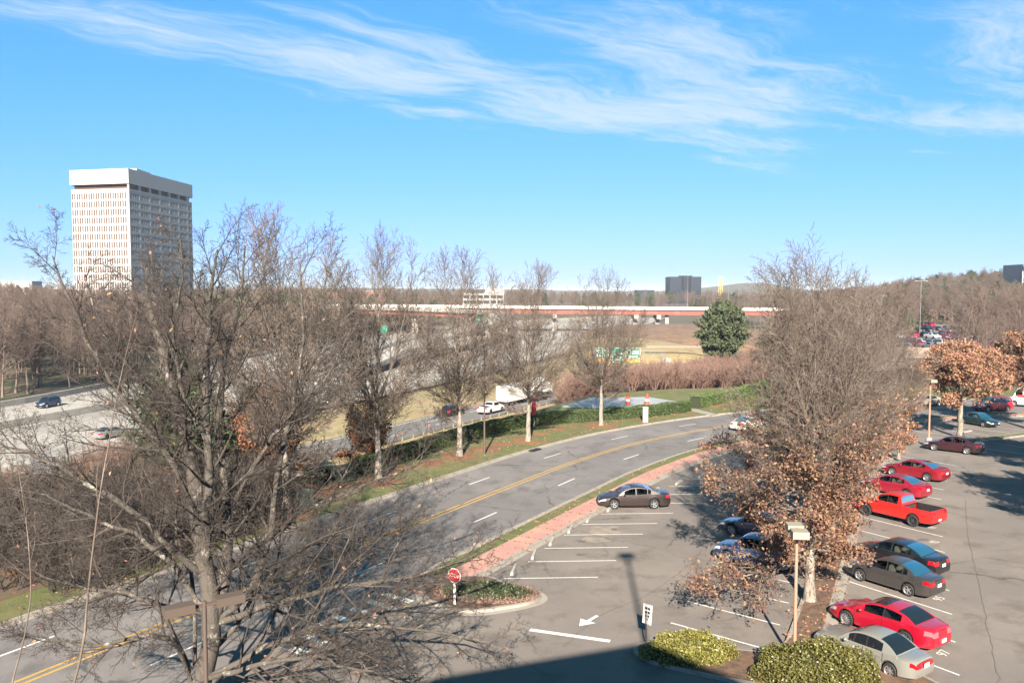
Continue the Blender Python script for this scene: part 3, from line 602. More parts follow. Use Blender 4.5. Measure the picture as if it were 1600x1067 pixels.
def street_proto(seed, H=18.0, r=.27, P=PT, leaf=0, zmax=6, lm='oakleaf', tm='bark', cm='twig'):
    o = spread(seed, P, H, r, fork=.25, leaders=17, amax=72, low=3, lowang=(80, 62), lowlen=.15, env=(H * .62, H * .30, H * .385), lowz=.16); tr = wood_mesh('trunk', o[:1], [10]); tr.materials.append(M[tm])
    cr = wood_mesh('crown', [[]] + o[1:], [0, 6, 4, 3, 3]); cr.materials.append(M[cm]); res = [('trunk', tr), ('crown', cr)]
    if leaf:
        g = np.random.default_rng(seed); C = leaves_at(o[3:], g, leaf, .12, zmax); V, F = leaf_quads(C, .10, g); lf = mesh_np('leaves', V, F); lf.materials.append(M[lm]); res.append(('leaves', lf))
    return res
TP = [street_proto(s) for s in (11, 12)]; TP.append(TP[0])
GS = 'bare street trees on the grass strip between road and hedge'
for (x, y, h, v, rz, lab) in ((-15.0, 54.3, 20.6, 0, .3, 'tallest bare street tree, standing by the dark green utility cabinet'),
                         (-10.42, 63.9, 19.8, 1, 1.2, 'bare street tree in pine straw, second from the left across the road'),
                         (-4.74, 73.9, 18.9, 2, 2.3, 'bare thick-trunked street tree just left of the thin dark light pole'),
                         (1.59, 81.3, 17.9, 0, 3.6, 'bare street tree beside the tall red oval marker'),
                         (9.88, 91.0, 17.4, 1, 5.0, 'bare street tree in a pine straw ring in front of the pale concrete pad')):
    place_tree('street_tree', TP[v], (x, y, .12), rz, h / 18.0, lab, GS)
# pine straw rings and drifts
def straw_ring(x, y, r, seed, z=.135):
    g = np.random.default_rng(seed); n = 26; a = np.linspace(0, 2 * pi, n, endpoint=False); rr = r * (1 + .18 * g.normal(size=n)); mb = MB(); k = len(a)
    vs = [(x, y, z + .07)] + [(x + cos(t) * q * .55, y + sin(t) * q * .55, z + .05) for t, q in zip(a, rr)] + [(x + cos(t) * q, y + sin(t) * q, z - .005) for t, q in zip(a, rr)]
    fs = [(0, 1 + i, 1 + (i + 1) % k) for i in range(k)] + [(1 + i, 1 + k + i, 1 + k + (i + 1) % k, 1 + (i + 1) % k) for i in range(k)]; mb.add(vs, fs); return mb
sb = MB()
for i, (x, y, r) in enumerate(((-15.0, 54.3, 1.9), (-10.42, 63.9, 1.7), (-4.74, 73.9, 1.8), (1.59, 81.3, 1.7), (9.88, 91.0, 2.0), (-19, 48, 1.6), (-20.5, 46.5, 1.5), (-17.3, 50.5, 1.3), (15.3, 94.2, .9), (-2.5, 77.5, 1.5), (-13, 59.5, 1.0))):
    q = straw_ring(x, y, r, i); sb.add(q.v, q.f)
for (a, b, w_) in (((-16.5, 56.5), (-9, 69), .8), ((-7, 71), (5, 89), .9), ((7, 91), (22, 101.5), .4), ((26, 107), (36, 120.5), .8)):
    for k in range(7):
        t = k / 6; q = straw_ring(a[0] + (b[0] - a[0]) * t, a[1] + (b[1] - a[1]) * t, w_ * 1.25, 100 + k + int(a[0])); sb.add(q.v, q.f)
o = sb.build('pine_straw', M['straw'], smooth=60); o['kind'] = 'stuff'
# fallen leaves on turf, gutters and lot
g = np.random.default_rng(5); ii = g.integers(5, len(CL) - 110, 9000); P0 = offs(CL, 0)[ii]
gn_ = np.gradient(CL, axis=0)[ii]; gn_ /= np.linalg.norm(gn_, axis=1)[:, None]; sd_ = np.where(g.random(9000) < .62, g.uniform(6.2, 14.5, 9000), -g.uniform(6.1, 9.3, 9000) - g.exponential(.8, 9000) * 0)
C = np.stack([P0[:, 0] - gn_[:, 1] * sd_, P0[:, 1] + gn_[:, 0] * sd_, np.full(9000, .165)], 1); bed_ = g.random((1300, 2)) * [4.5, 40]; 
s_ = g.random(1300) * 32; mE = medE[(g.random(1300) * 59).astype(int)]; C2 = np.stack([mE[:, 0] - g.uniform(-.5, 1.9, 1300), mE[:, 1] + g.uniform(-.6, .6, 1300), np.full(1300, .19)], 1)
V, F = leaf_quads(np.concatenate([C, C2]), .10, g, flat=.85); me = mesh_np('fallen_leaves', V, F); me.materials.append(M['oakleaf']); o = link('fallen_leaves', me); o['kind'] = 'stuff'

# oak with withered leaves in the median
oak_shape = lambda t: .95 if t < .3 else max(.42, 1.05 - .75 * t)
PO = dict(PT, n=[8, 15, 9, 5], t0=[.08, .12, .12, .1], ang=[(70, 22), (36, 24), (40, 30), (42, 34)], ratio=[.40, .36, .48, .5], trop=[.02, .03, .03, .02, .02], rmin=.012)
OAKS = {}
def oak(seed, H, r, zmax, dens, loc, label, rz=0, wide=1.0, size=.115, lows=12, lowl=.36, lowz=.16, envf=(.64, .265, .365), forkf=.34):
    key = (seed, zmax, size)
    if key in OAKS: return place_tree('oak_tree', OAKS[key][1], loc, rz, H / OAKS[key][0], label)
    P = dict(PO); o = spread(seed, P, H, r, fork=forkf, leaders=18, amax=64, low=lows, lowang=(98, 62), lowlen=lowl, bias=pi - rz, lowz=lowz, env=(H * envf[0], H * envf[1] * wide, H * envf[2])); tr = wood_mesh('trunk', o[:1], [10]); tr.materials.append(M['bark']); cr = wood_mesh('crown', [[]] + o[1:], [0, 6, 4, 3, 3]); cr.materials.append(M['twig'])
    g = np.random.default_rng(seed); cl = g.uniform(-6, 6, (3,))
    C = leaves_at(o[3:], g, dens, .13, zmax, prob=lambda p: .16 + .84 * (np.sin(p[:, 0] * 1.9 + cl[0]) * np.sin(p[:, 1] * 1.7 + cl[1]) * np.sin(p[:, 2] * 1.6 + cl[2]) > .0), zsoft=zmax * .45)
    if len(C) > 60000: C = C[g.choice(len(C), 60000, replace=False)]
    V, F = leaf_quads(C, size, g); lf = mesh_np('leaves', V, F); lf.materials.append(M['oakleaf'])
    OAKS[key] = (H, [('trunk', tr), ('crown', cr), ('leaves', lf)])
    return place_tree('oak_tree', OAKS[key][1], loc, rz, 1, label)
oak(21, 17.4, .235, 9.4, 2, (14.3, 38.9, .16), 'tall oak with coppery leaves on its lower boughs, behind the double lamp post', rz=.4, wide=.94, lowl=.245, lows=19, lowz=.115, size=.10)
oak(24, 16.2, .20, 9.5, 2, (19.4, 49.4, .16), 'second oak up the median, thinly leaved, its boughs hanging over the red pickup', rz=2.0, wide=1.1, lows=10, lowl=.25)
oak(24, 14.5, .22, 9.5, 2, (25.2, 61.0, .16), 'third oak up the median, behind the bright red sedans', rz=4.0, wide=.85, lows=7, lowl=.20)
oak(24, 11.5, .20, 9.5, 2, (34.3, 72.6, .16), 'smaller oak at the north end of the median near the brown lamp pole', rz=1.0, wide=.9, lows=6, lowl=.2)
oak(27, 9.4, .30, 13.0, 3, (45.9, 83.9, .16), 'round orange leaved oak with a bare pale trunk behind the maroon sedan', rz=3.0, wide=1.0, size=.13, lows=4, lowl=.30, lowz=.42, forkf=.44, envf=(.70, .50, .33))
oak(27, 10.5, .28, 13.0, 3, (56.5, 88.0, .16), 'orange leaved oak at the right edge, overhanging the red minivan', rz=5.0, wide=1.0, size=.13, lows=4, lowl=.30, lowz=.42)
oak(27, 11.5, .28, 13.0, 3, (38.5, 43.5, .1), 'orange leaved oak just outside the right edge, known by its shadow on the asphalt', rz=1.0, size=.13)
oak(27, 11.0, .28, 13.0, 3, (46.5, 61.0, .1), 'second oak outside the right edge, shading the far part of the lot', rz=2.0, size=.13)

# the great low-branching tree in front, limbs laid out as seen
def big_tree():
    R = random.Random(3); bx, by, bz = -11.3, 28.6, .1
    def W3(px, py, D): p = PX(px, py, D); return (p[0] - bx, p[1] - by, max(.4, p[2] - bz))
    stems = []
    def limb(pts, r0, r1):
        r0 *= .74
        q = catmull(pts, .55); n = 14; q = resamp(q, n); q[1:-1] += np.array([[R.gauss(0, .05) for _ in range(3)] for _ in range(n - 2)])
        stems.append(([tuple(p) for p in q], [r0 * (1 - t) ** .8 + r1 * t ** .7 for t in np.linspace(0, 1, n)]))
    base = (0, 0, 0); f1 = W3(322, 985, 28.7); f2 = W3(308, 905, 28.8)
    limb([base, f1, f2, W3(300, 790, 29), W3(290, 690, 29), W3(266, 600, 29), W3(240, 490, 29.5), W3(228, 440, 30)], .50, .03)
    limb([f1, W3(345, 900, 29.3), W3(352, 800, 30), W3(340, 680, 30.5), W3(352, 560, 31), W3(378, 460, 31), W3(385, 385, 31)], .30, .03)
    limb([f2, W3(318, 820, 28.4), W3(322, 700, 28), W3(318, 590, 28), W3(330, 480, 27.6), W3(342, 390, 27.5)], .26, .03)
    limb([f1, W3(385, 930, 29.5), W3(420, 820, 30.5), W3(440, 700, 31), W3(462, 600, 31.5), W3(478, 500, 32), W3(470, 410, 32)], .24, .03)
    limb([W3(298, 800, 29), W3(262, 720, 28.5), W3(200, 640, 28), W3(150, 560, 27.5), W3(110, 470, 27), W3(85, 400, 27)], .16, .02)
    limb([f2, W3(265, 870, 28), W3(200, 800, 27), W3(120, 755, 26.5), W3(50, 715, 26), W3(-20, 690, 26)], .17, .02)
    limb([W3(322, 985, 28.7), W3(270, 900, 29), W3(215, 850, 30), W3(140, 815, 31), W3(60, 780, 32), W3(0, 765, 32)], .14, .02)
    limb([W3(345, 900, 29.3), W3(400, 860, 31), W3(470, 800, 33), W3(540, 770, 34), W3(620, 740, 35), W3(700, 700, 36)], .13, .015)
    limb([f1, W3(430, 950, 29.5), W3(520, 925, 30.5), W3(610, 915, 31.5), W3(700, 890, 32.5), W3(770, 860, 33)], .17, .015)
    limb([(.1, 0, .9), W3(430, 1010, 28.5), W3(520, 990, 29), W3(610, 985, 29.5), W3(700, 1005, 30), W3(770, 1020, 30)], .16, .015)
    limb([(0, -.1, 1.0), W3(400, 1050, 27.5), W3(480, 1040, 27.5), W3(560, 1060, 27.5), W3(640, 1075, 27.5)], .14, .015)
    limb([(.1, .1, 1.2), W3(420, 900, 30.5), W3(500, 850, 32), W3(560, 850, 33), W3(640, 835, 34)], .13, .015)
    limb([(-.1, 0, 1.0), W3(250, 1010, 27.5), W3(180, 1010, 26.5), W3(100, 1020, 26), W3(20, 1000, 25.5)], .14, .015)
    limb([(-.1, 0, 1.4), W3(240, 960, 28), W3(160, 930, 27.5), W3(80, 920, 27), W3(10, 880, 26.5)], .13, .015)
    limb([(0, .1, 1.6), W3(290, 900, 30), W3(240, 860, 32), W3(180, 845, 33), W3(110, 860, 34)], .12, .015)
    limb([W3(352, 800, 30), W3(400, 720, 30), W3(450, 650, 29.5), W3(510, 590, 29), W3(545, 520, 29)], .12, .015)
    limb([W3(290, 690, 29), W3(250, 640, 30), W3(190, 560, 30.5), W3(150, 500, 31), W3(135, 430, 31)], .12, .015)
    limb([W3(322, 700, 28), W3(280, 600, 27), W3(275, 500, 26.5), W3(288, 420, 26), W3(285, 375, 26)], .12, .015)
    P = dict(seg=[14, 6, 4, 3, 1], wig=[.05, .09, .11, .13, .14], trop=[.02, .035, .03, .03, .03], n=[16, 9, 7, 5], t0=[.15, .15, .12, .1], ang=[(58, 34), (46, 32), (44, 34), (42, 34)], ratio=[.36, .48, .5, .52], rmin=.0068, rk=.011, tip=.15, env=(9.3, 12.0, 9.6), shape=[lambda t: 1.2 - .75 * t, None, None, None])
    out = [[] for _ in P['seg']]
    for pts, rad in stems:
        out[0].append((pts, rad)); L = sum(sqrt(sum((a - b) ** 2 for a, b in zip(p, q))) for p, q in zip(pts[:-1], pts[1:])); kids(R, out, pts, rad, min(L, 12), 0, P, n=int(17 * min(1.25, L / 8)))
    tr = wood_mesh('trunk', out[:1], [10]); tr.materials.append(M['bark_dark']); cr = wood_mesh('crown', [[]] + out[1:], [0, 6, 4, 3, 3]); cr.materials.append(M['twig_dark'])
    g = np.random.default_rng(4); C = leaves_at(out[4:], g, 1, .08, prob=lambda p: .004 + .0 * p[:, 0]); V, F = leaf_quads(C, .10, g); lf = mesh_np('leaves', V, F); lf.materials.append(M['oakleaf'])
    print('bigtree', [len(o) for o in out])
    place_tree('spreading_tree', [('trunk', tr), ('crown', cr), ('leaves', lf)], (bx, by, bz), 0, 1, 'huge bare many-stemmed tree in front, low twiggy limbs sprawling over the road')
big_tree()
# saplings at the left front
PS = dict(seg=[14, 5, 3, 2], wig=[.06, .09, .12, .14], trop=[.02, .05, .04, .04], n=[9, 4, 3], t0=[.35, .2, .2], ang=[(45, 28), (40, 30), (40, 30)], ratio=[.26, .45, .5], rmin=.006, rk=.008, tip=.12)
def sapling(seed, px, py, ptx, pty, D, r, label):
    a = PX(px, py, D); b = PX(ptx, pty, D); H = b[2] - a[2]; R = random.Random(seed); out = [[] for _ in PS['seg']]; l = sqrt((b[0] - a[0]) ** 2 + H * H)
    grow(R, out, (0, 0, 0), ((b[0] - a[0]) / l, 0, H / l), l, r, 0, PS); tr = wood_mesh('trunk', out[:1], [7]); tr.materials.append(M['twig']); cr = wood_mesh('crown', [[]] + out[1:], [0, 4, 3, 3]); cr.materials.append(M['twig'])
    place_tree('sapling', [('trunk', tr), ('crown', cr)], (a[0], D, a[2]), 0, 1, label)
sapling(1, 95, 1090, 205, 480, 24.2, .042, 'slim pale sapling rising through the left part of the big tree')
sapling(2, -5, 1095, 62, 640, 24, .028, 'thinner pale sapling close to the left edge of the view')

# ---------------------------------------------------------------- evergreens and orange tree behind the street trees
def conifer_mesh(seed, H, Rr, n_br, clump, size, flat=.0, base=.12, shape=None):
    R = random.Random(seed); g = np.random.default_rng(seed); br = [[], []]; tips = []
    pts = [(R.gauss(0, .02) * i, R.gauss(0, .02) * i, H * i / 9) for i in range(10)]; br[0].append((pts, [H * .016 * (1 - .9 * i / 9) for i in range(10)]))
    for k in range(n_br):
        t = base + (1 - base) * (k + R.random()) / n_br; az = k * 2.4 + R.random(); rad = Rr * (shape(t) if shape else (1 - t) ** .7) * R.uniform(.7, 1.1); z = H * t; dz = R.uniform(-.05, .25) * rad
        q = [(cos(az) * rad * s, sin(az) * rad * s, z + dz * s) for s in (0, .35, .7, 1)]; br[1].append((q, [.05, .035, .02, .012]))
        for s in np.linspace(.3, 1, max(2, int(rad * 2.2))):
            tips.append((cos(az) * rad * s, sin(az) * rad * s, z + dz * s))
    tips = np.array(tips); C = np.repeat(tips, clump, axis=0); C = C + g.normal(size=C.shape) * np.array([.34, .34, .22]) * Rr / 3.2; V, F = leaf_quads(C, size, g, aspect=2.2)
    w = wood_mesh('trunk', br, [6, 3]); return w, (V, F)
def evergreen(seed, H, Rr, loc, label, n_br=70, clump=26, size=.16, m='pine', base=.1, shape=None, group=None, name='evergreen_tree'):
    w, (V, F) = conifer_mesh(seed, H, Rr, n_br, clump, size, base=base, shape=shape); w.materials.append(M['bark_dark']); nm = mesh_np('needles', V, F); nm.materials.append(M[m])
    return place_tree(name, [('trunk', w), ('needles', nm)], loc, seed, 1, label, group)
rnd_shape = lambda t: max(.15, sqrt(max(0, 1 - (2 * (t - .45)) ** 2))) * 1.0
evergreen(31, 10.2, 3.4, (-26.2, 64.5, -.5), 'bushy green pine between the far verge and the highway, left of the orange tree', 95, 30, .2, shape=rnd_shape)
evergreen(32, 8, 2.7, (-23.2, 60, -.2), 'lower green pine standing in front of the bushy one', 80, 28, .2, shape=rnd_shape)
evergreen(33, 8, 2.6, (-22, 70, -1), 'small green pine directly behind the orange leaved tree', 60, 26, .2, shape=rnd_shape)
evergreen(34, 12.6, 5.2, (48.5, 190, 0.0), 'broad dark green pine standing in front of the red overpass girder', 120, 26, .42, m='pine_far', shape=rnd_shape, base=.06)
evergreen(35, 9, 4, (59, 182, 0), 'lower olive evergreen just right of the broad dark pine', 70, 22, .4, m='pine_far', shape=rnd_shape)
LF = {}
def leafy(seed, H, loc, label, m, name='orange_tree'):
    if m in LF: return place_tree(name, LF[m][1], loc, 2.2, H / LF[m][0], label)
    P = dict(PO); o = spread(seed, P, H, .14, fork=.2, leaders=10, amax=65, low=4, env=(H * .6, H * .3, H * .42)); tr = wood_mesh('trunk', o[:1], [8]); tr.materials.append(M['bark_dark']); cr = wood_mesh('crown', [[]] + o[1:4], [0, 5, 3, 3]); cr.materials.append(M['twig']); g = np.random.default_rng(seed); C = leaves_at(o[3:4], g, 2, .2); C = C[g.random(len(C)) < .8]; V, F = leaf_quads(C, .17, g); lf = mesh_np('leaves', V, F); lf.materials.append(M[m])
    LF[m] = (H, [('trunk', tr), ('crown', cr), ('leaves', lf)]); place_tree(name, LF[m][1], loc, seed, 1, label)
leafy(41, 8.5, (-18.6, 62.5, -.2), 'small tree full of orange leaves behind the nearest street tree', 'orangeleaf')
leafy(41, 6.5, (-12.5, 71, -.4), 'low orange leaved tree beyond the second street tree', 'orangeleaf')
# dark understory shrubs along the far verge at the left
def shrub_leaf(seed, rx, ry, rz_, n, size):
    g = np.random.default_rng(seed); u = g.normal(size=(n, 3)); u /= np.linalg.norm(u, axis=1)[:, None]; u[:, 2] = np.abs(u[:, 2]); r = g.uniform(.62, 1.0, n)[:, None] * (1 + .16 * np.sin(u[:, :1] * 7 + seed) * np.cos(u[:, 1:2] * 6))
    C = u * r * np.array([rx, ry, rz_]); return leaf_quads(C, size, g)
def lump(rx, ry, rz_, seed, k=12):
    g = np.random.default_rng(seed); V = []; F = []
    for j in range(6):
        e = j / 5 * pi / 2
        for i in range(k): a = 2 * pi * i / k; q = 1 + .1 * sin(3 * a + seed) ; V.append((rx * cos(a) * cos(e) * q, ry * sin(a) * cos(e) * q, rz_ * sin(e)))
    for j in range(5):
        for i in range(k): F.append((j * k + i, j * k + (i + 1) % k, (j + 1) * k + (i + 1) % k, (j + 1) * k + i))
    return V, F
def shrub(name, seed, loc, r3, n, size, lm, label, group=None, core='core', twigs=None):
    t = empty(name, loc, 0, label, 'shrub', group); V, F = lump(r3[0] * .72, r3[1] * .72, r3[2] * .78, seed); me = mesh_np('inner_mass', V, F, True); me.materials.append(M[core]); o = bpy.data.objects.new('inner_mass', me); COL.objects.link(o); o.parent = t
    V, F = shrub_leaf(seed, *r3, n, size); me = mesh_np('leaves', V, F); me.materials.append(M[lm]); o = bpy.data.objects.new('leaves', me); COL.objects.link(o); o.parent = t; o['kind'] = 'stuff'; return t
g = np.random.default_rng(9); k = 0
UL = ['dark evergreen shrub at the left edge, largest of the thicket', 'dark evergreen shrub behind the utility box', 'rounded dark shrub just right of the utility box', 'dark shrub in the thicket below the highway barrier', 'olive shrub in the thicket near the left edge', 'dense dark shrub left of the orange leaf litter', 'dark shrub behind the first pine straw patch', 'shadowed shrub between pine and road', 'small dark shrub close to the nearest street tree', 'evergreen shrub behind the nearest street tree', 'low shrub at the start of the clipped hedge', 'dark shrub below the pines']
for (x, y, s_) in ((-33, 42, 2.6), (-29.5, 45, 2.2), (-27.5, 48, 2.0), (-31.5, 50, 2.5), (-36, 47, 2.7), (-25, 51.5, 2.1), (-24, 55, 1.9), (-27, 56, 2.3), (-21.5, 58, 1.7), (-19.5, 60.5, 1.7), (-15.5, 64, 1.4), (-29, 59, 2.2)):
    shrub('evergreen_shrub', 50 + k, (x, y, -.1), (s_ * 1.15, s_, s_ * 1.05), 3800, .16, 'darkshrub', UL[k]); k += 1
# clipped hedges
def hedge(path, h, w, label, n, z=.12):
    t = empty('hedge', (path[0][0], path[0][1], 0), 0, label, 'hedge'); P = catmull(path, .6); P = P - P[0] * 0; o_ = np.array([path[0][0], path[0][1]]); A = offs(P, w / 2 - .14) - o_; B = offs(P, -w / 2 + .14) - o_
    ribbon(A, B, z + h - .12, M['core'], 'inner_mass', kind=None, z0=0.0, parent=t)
    g = np.random.default_rng(int(n)); L = len(P); i = g.integers(0, L - 1, n); f = g.random(n)[:, None]; c = P[i] * (1 - f) + P[i + 1] * f; gr_ = (P[i + 1] - P[i]); gr_ /= np.linalg.norm(gr_, axis=1)[:, None]; nn_ = np.stack([-gr_[:, 1], gr_[:, 0]], 1)
    face = g.random(n); s = np.where(face < .36, w / 2, np.where(face < .5, -w / 2, g.uniform(-w / 2, w / 2, n))); zz = np.where(face < .5, g.uniform(.05, h, n), h + .04 * np.sin(c[:, 0] * 1.7) + .04 * np.sin(c[:, 1] * 2.9)); s = s * -1 + g.normal(0, .04, n) + .05 * np.sin(c[:, 0] * 2.3 + c[:, 1]); zz = zz + g.normal(0, .03, n)
    C = np.stack([c[:, 0] + nn_[:, 0] * s - o_[0], c[:, 1] + nn_[:, 1] * s - o_[1], z + zz], 1); V, F = leaf_quads(C, .085, g); me = mesh_np('leaves', V, F); me.materials.append(M['hedge']); o = bpy.data.objects.new('leaves', me); COL.objects.link(o); o.parent = t; o['kind'] = 'stuff'
hedge([(-12.5, 66.5), (-8.5, 74.5), (-3.4, 84.3), (2, 91.0), (8.5, 94.6), (15.2, 97.6), (21.9, 102.4)], 1.25, 1.4, 'long clipped green hedge running behind the street trees to the concrete pad', 42000)
hedge([(23.4, 105.0), (30.2, 113.2), (35.5, 119.5), (39.5, 125.5)], 1.5, 1.6, 'shorter clipped hedge curving away right of the concrete pad', 17000)
# bushes at the south end of the median
shrub('laurel_bush', 71, (7.2, 32.7, .1), (1.85, 1.0, 1.1), 13000, .07, 'hollyleaf', 'low yellow green bush on the kerbed bed beside the small white sign')
shrub('laurel_bush', 72, (11.7, 30.8, .1), (2.4, 1.65, 1.45), 24000, .07, 'hollyleaf', 'large yellow green bush round the double lamp post, by the silver sedan')
t = empty('ground_cover_shrub', (-1.3, 39.9, .14), 0, 'low straggly juniper mound on the kerbed island by the stop sign', 'shrub')
g = np.random.default_rng(77); n = 7000; u = g.normal(size=(n, 2)); u /= np.linalg.norm(u, axis=1)[:, None]; r = np.sqrt(g.random(n))[:, None]; C = np.concatenate([u * r * [2.3, 1.25], (g.random((n, 1)) * .42 * (1 - r ** 2) + .05)], 1); C[:, 0] -= C[:, 1] * .35
V, F = leaf_quads(C, .10, g, aspect=2.6); me = mesh_np('leaves', V, F); me.materials.append(M['darkshrub']); o = bpy.data.objects.new('leaves', me); COL.objects.link(o); o.parent = t; o['kind'] = 'stuff'
C = np.concatenate([u * r * [2.6, 1.5], (g.random((n, 1)) * .2 * (1 - r ** 2) + .04)], 1)[:3500]; C[:, 0] -= C[:, 1] * .35; V, F = leaf_quads(C, .09, g, aspect=3.5); me = mesh_np('dry_stems', V, F); me.materials.append(M['shrubwood']); o = bpy.data.objects.new('dry_stems', me); COL.objects.link(o); o.parent = t; o['kind'] = 'stuff'

# ---------------------------------------------------------------- woods: prototypes that also stand in the place, and masses built from them
PF = dict(seg=[7, 4, 3, 2], wig=[.05, .10, .12, .14], trop=[.02, .09, .06, .05], n=[20, 9, 7], t0=[.28, .2, .15], ang=[(55, 25), (42, 30), (42, 34)], ratio=[.42, .46, .5], shape=[oval, None, None], rmin=.022, rk=.010, tip=.12)
wood_col = bpy.data.collections.new('bare_woods'); green_col = bpy.data.collections.new('evergreens'); shrub_col = bpy.data.collections.new('thicket_shrubs')
for c in (wood_col, green_col, shrub_col): COL.children.link(c)
WLAB = ['bare grey tree on the far bank of the highway near the left edge', 'bare reddish tree beyond the highway, below the white tower', 'bare forked tree beyond the highway barrier, right of the white tower', 'tall bare tree above the highway woods at the left']
for i in range(4):
    o_ = scaffold(60 + i, PF, 14.5, .2); me = wood_mesh('bare_tree', o_, [5, 3, 3, 3]); me.materials.append(M['farwood']); o = bpy.data.objects.new('bare_tree', me); wood_col.objects.link(o)
    y = (150, 185, 225, 160)[i]; x = (-93, -96, -86, -104)[i]; o.location = (x, y, float(hgt(x, y)) - .2); link_props(o, WLAB[i], 'tree', 'bare trees on the far bank of the highway')
GLAB = ['dark evergreen in the woods right of the white tower', 'broad olive evergreen among the bare woods', 'slim evergreen in front of the wooded ridge']
for i in range(3):
    w, (V, F) = conifer_mesh(80 + i, 14, (3.6, 4.6, 3)[i], 55, 12, .6, base=.3, shape=(rnd_shape, rnd_shape, None)[i]); b = len(w.vertices); vv = np.zeros(b * 3, np.float32); w.vertices.foreach_get('co', vv); ff = np.zeros(len(w.loops), np.int32); w.loops.foreach_get('vertex_index', ff)
    me = mesh_np('evergreen', np.concatenate([vv.reshape(-1, 3), V]), np.concatenate([ff.reshape(-1, 4), F + b])); me.materials.append(M['pine_far']); o = bpy.data.objects.new('evergreen', me); green_col.objects.link(o)
    x, y = ((-122, 330), (-60, 420), (128, 330))[i]; o.location = (x, y, float(hgt(x, y)) - .2); link_props(o, GLAB[i], 'tree')
PB = dict(seg=[5, 4, 3, 2], wig=[.12, .14, .15, .16], trop=[.06, .06, .04, .04], n=[6, 6, 5], t0=[.15, .15, .1], ang=[(32, 24), (38, 30), (42, 34)], ratio=[.6, .5, .5], rmin=.016, rk=.010, tip=.2)
SLAB = ['bare reddish shrub at the near edge of the thicket, behind the back lawn', 'bare shrub in the thicket right of the green highway signs', 'twiggy bare shrub beside the guard rail below the sign gantry']
for i in range(3):
    R = random.Random(90 + i); out = [[] for _ in PB['seg']]
    for k in range(9): a = k * .7 + R.random(); grow(R, out, (cos(a) * .2, sin(a) * .2, 0), (cos(a) * .45, sin(a) * .45, 1), R.uniform(2.6, 3.8), .04, 0, PB)
    me = wood_mesh('bare_shrub', out, [3, 3, 3, 3]); me.materials.append(M['shrubwood']); o = bpy.data.objects.new('bare_shrub', me); shrub_col.objects.link(o)
    x, y = ((22, 127), (38, 150), (9, 133))[i]; o.location = (x, y, float(hgt(x, y)) - .1); link_props(o, SLAB[i], 'shrub')
dark_col = bpy.data.collections.new('dark_thicket'); COL.children.link(dark_col)
for i in range(2):
    me = shrub_col.objects[i].data.copy(); me.materials.clear(); me.materials.append(M['twig_dark']); o = bpy.data.objects.new('bare_shrub', me); dark_col.objects.link(o); x, y = ((-28, 43.5), (-24, 49.5))[i]; o.location = (x, y, -.1); link_props(o, ('dark twiggy bare shrub behind the utility box', 'dark twiggy bare shrub by the orange leaf litter on the left verge')[i], 'shrub')
def scatter(name, pts, col, smin, smax, seed):
    pts = np.asarray(pts); me = bpy.data.meshes.new(name); me.vertices.add(len(pts)); me.vertices.foreach_set('co', pts.astype(np.float32).ravel()); o = bpy.data.objects.new(name, me); COL.objects.link(o); o['kind'] = 'stuff'
    ng = bpy.data.node_groups.new(name, 'GeometryNodeTree'); ng.interface.new_socket('Geometry', in_out='INPUT', socket_type='NodeSocketGeometry'); ng.interface.new_socket('Geometry', in_out='OUTPUT', socket_type='NodeSocketGeometry')
    n = ng.nodes; gi = n.new('NodeGroupInput'); go = n.new('NodeGroupOutput'); ip = n.new('GeometryNodeInstanceOnPoints'); ci = n.new('GeometryNodeCollectionInfo'); ci.inputs['Collection'].default_value = col; ci.inputs['Separate Children'].default_value = True; ci.inputs['Reset Children'].default_value = True
    rv = n.new('FunctionNodeRandomValue'); rv.data_type = 'FLOAT_VECTOR'; rv.inputs[0].default_value = (-.06, -.06, 0); rv.inputs[1].default_value = (.06, .06, 6.28); rv.inputs['Seed'].default_value = seed
    rs = n.new('FunctionNodeRandomValue'); rs.data_type = 'FLOAT'; rs.inputs[2].default_value = smin; rs.inputs[3].default_value = smax; rs.inputs['Seed'].default_value = seed + 1
    l = ng.links.new; l(gi.outputs[0], ip.inputs['Points']); l(ci.outputs[0], ip.inputs['Instance']); ip.inputs['Pick Instance'].default_value = True; l(rv.outputs[0], ip.inputs['Rotation']); l(rs.outputs[1], ip.inputs['Scale']); l(ip.outputs[0], go.inputs[0])
    md = o.modifiers.new('scatter', 'NODES'); md.node_group = ng; return o
g = np.random.default_rng(17)
fepath = resamp(catmull(FE, 6), 200)
def polar(n, x0, x1, d0, d1, ok=None, pw=1.0):
    px = g.uniform(x0, x1, n * 3); D = d0 + (d1 - d0) * g.random(n * 3) ** pw; x = (px - 800) / FPX * D; m = np.ones(len(x), bool)
    if ok is not None: m = ok(x, D)
    x, D = x[m][:n], D[m][:n]; return np.stack([x, D, hgt(x, D) - .3], 1)
beyond = lambda x, y: x < np.interp(y, fepath[:, 1], fepath[:, 0]) - 7
scatter('far_bank_woods', np.concatenate([polar(330, -40, 520, 120, 300, beyond), polar(260, -60, 640, 280, 430, lambda x, y: (x < np.interp(y, fepath[:, 1], fepath[:, 0]) - 10) & (y < 440 - 0 * x) & ~((x < -150) & (x > -240) & (y > 395) & (y < 480)))]), wood_col, .55, 1.15, 1)
scatter('woods_beyond_overpass', np.concatenate([polar(850, -60, 1420, 465, 900, lambda x, y: (y > 640) | (x < np.interp(y, [400, 460, 560, 650], [-60, -55, -5, 40]) - 12) | (x > np.interp(y, [400, 470, 600], [80, 110, 150]))), polar(500, -60, 1700, 850, 1500)]), wood_col, .75, 1.2, 3)
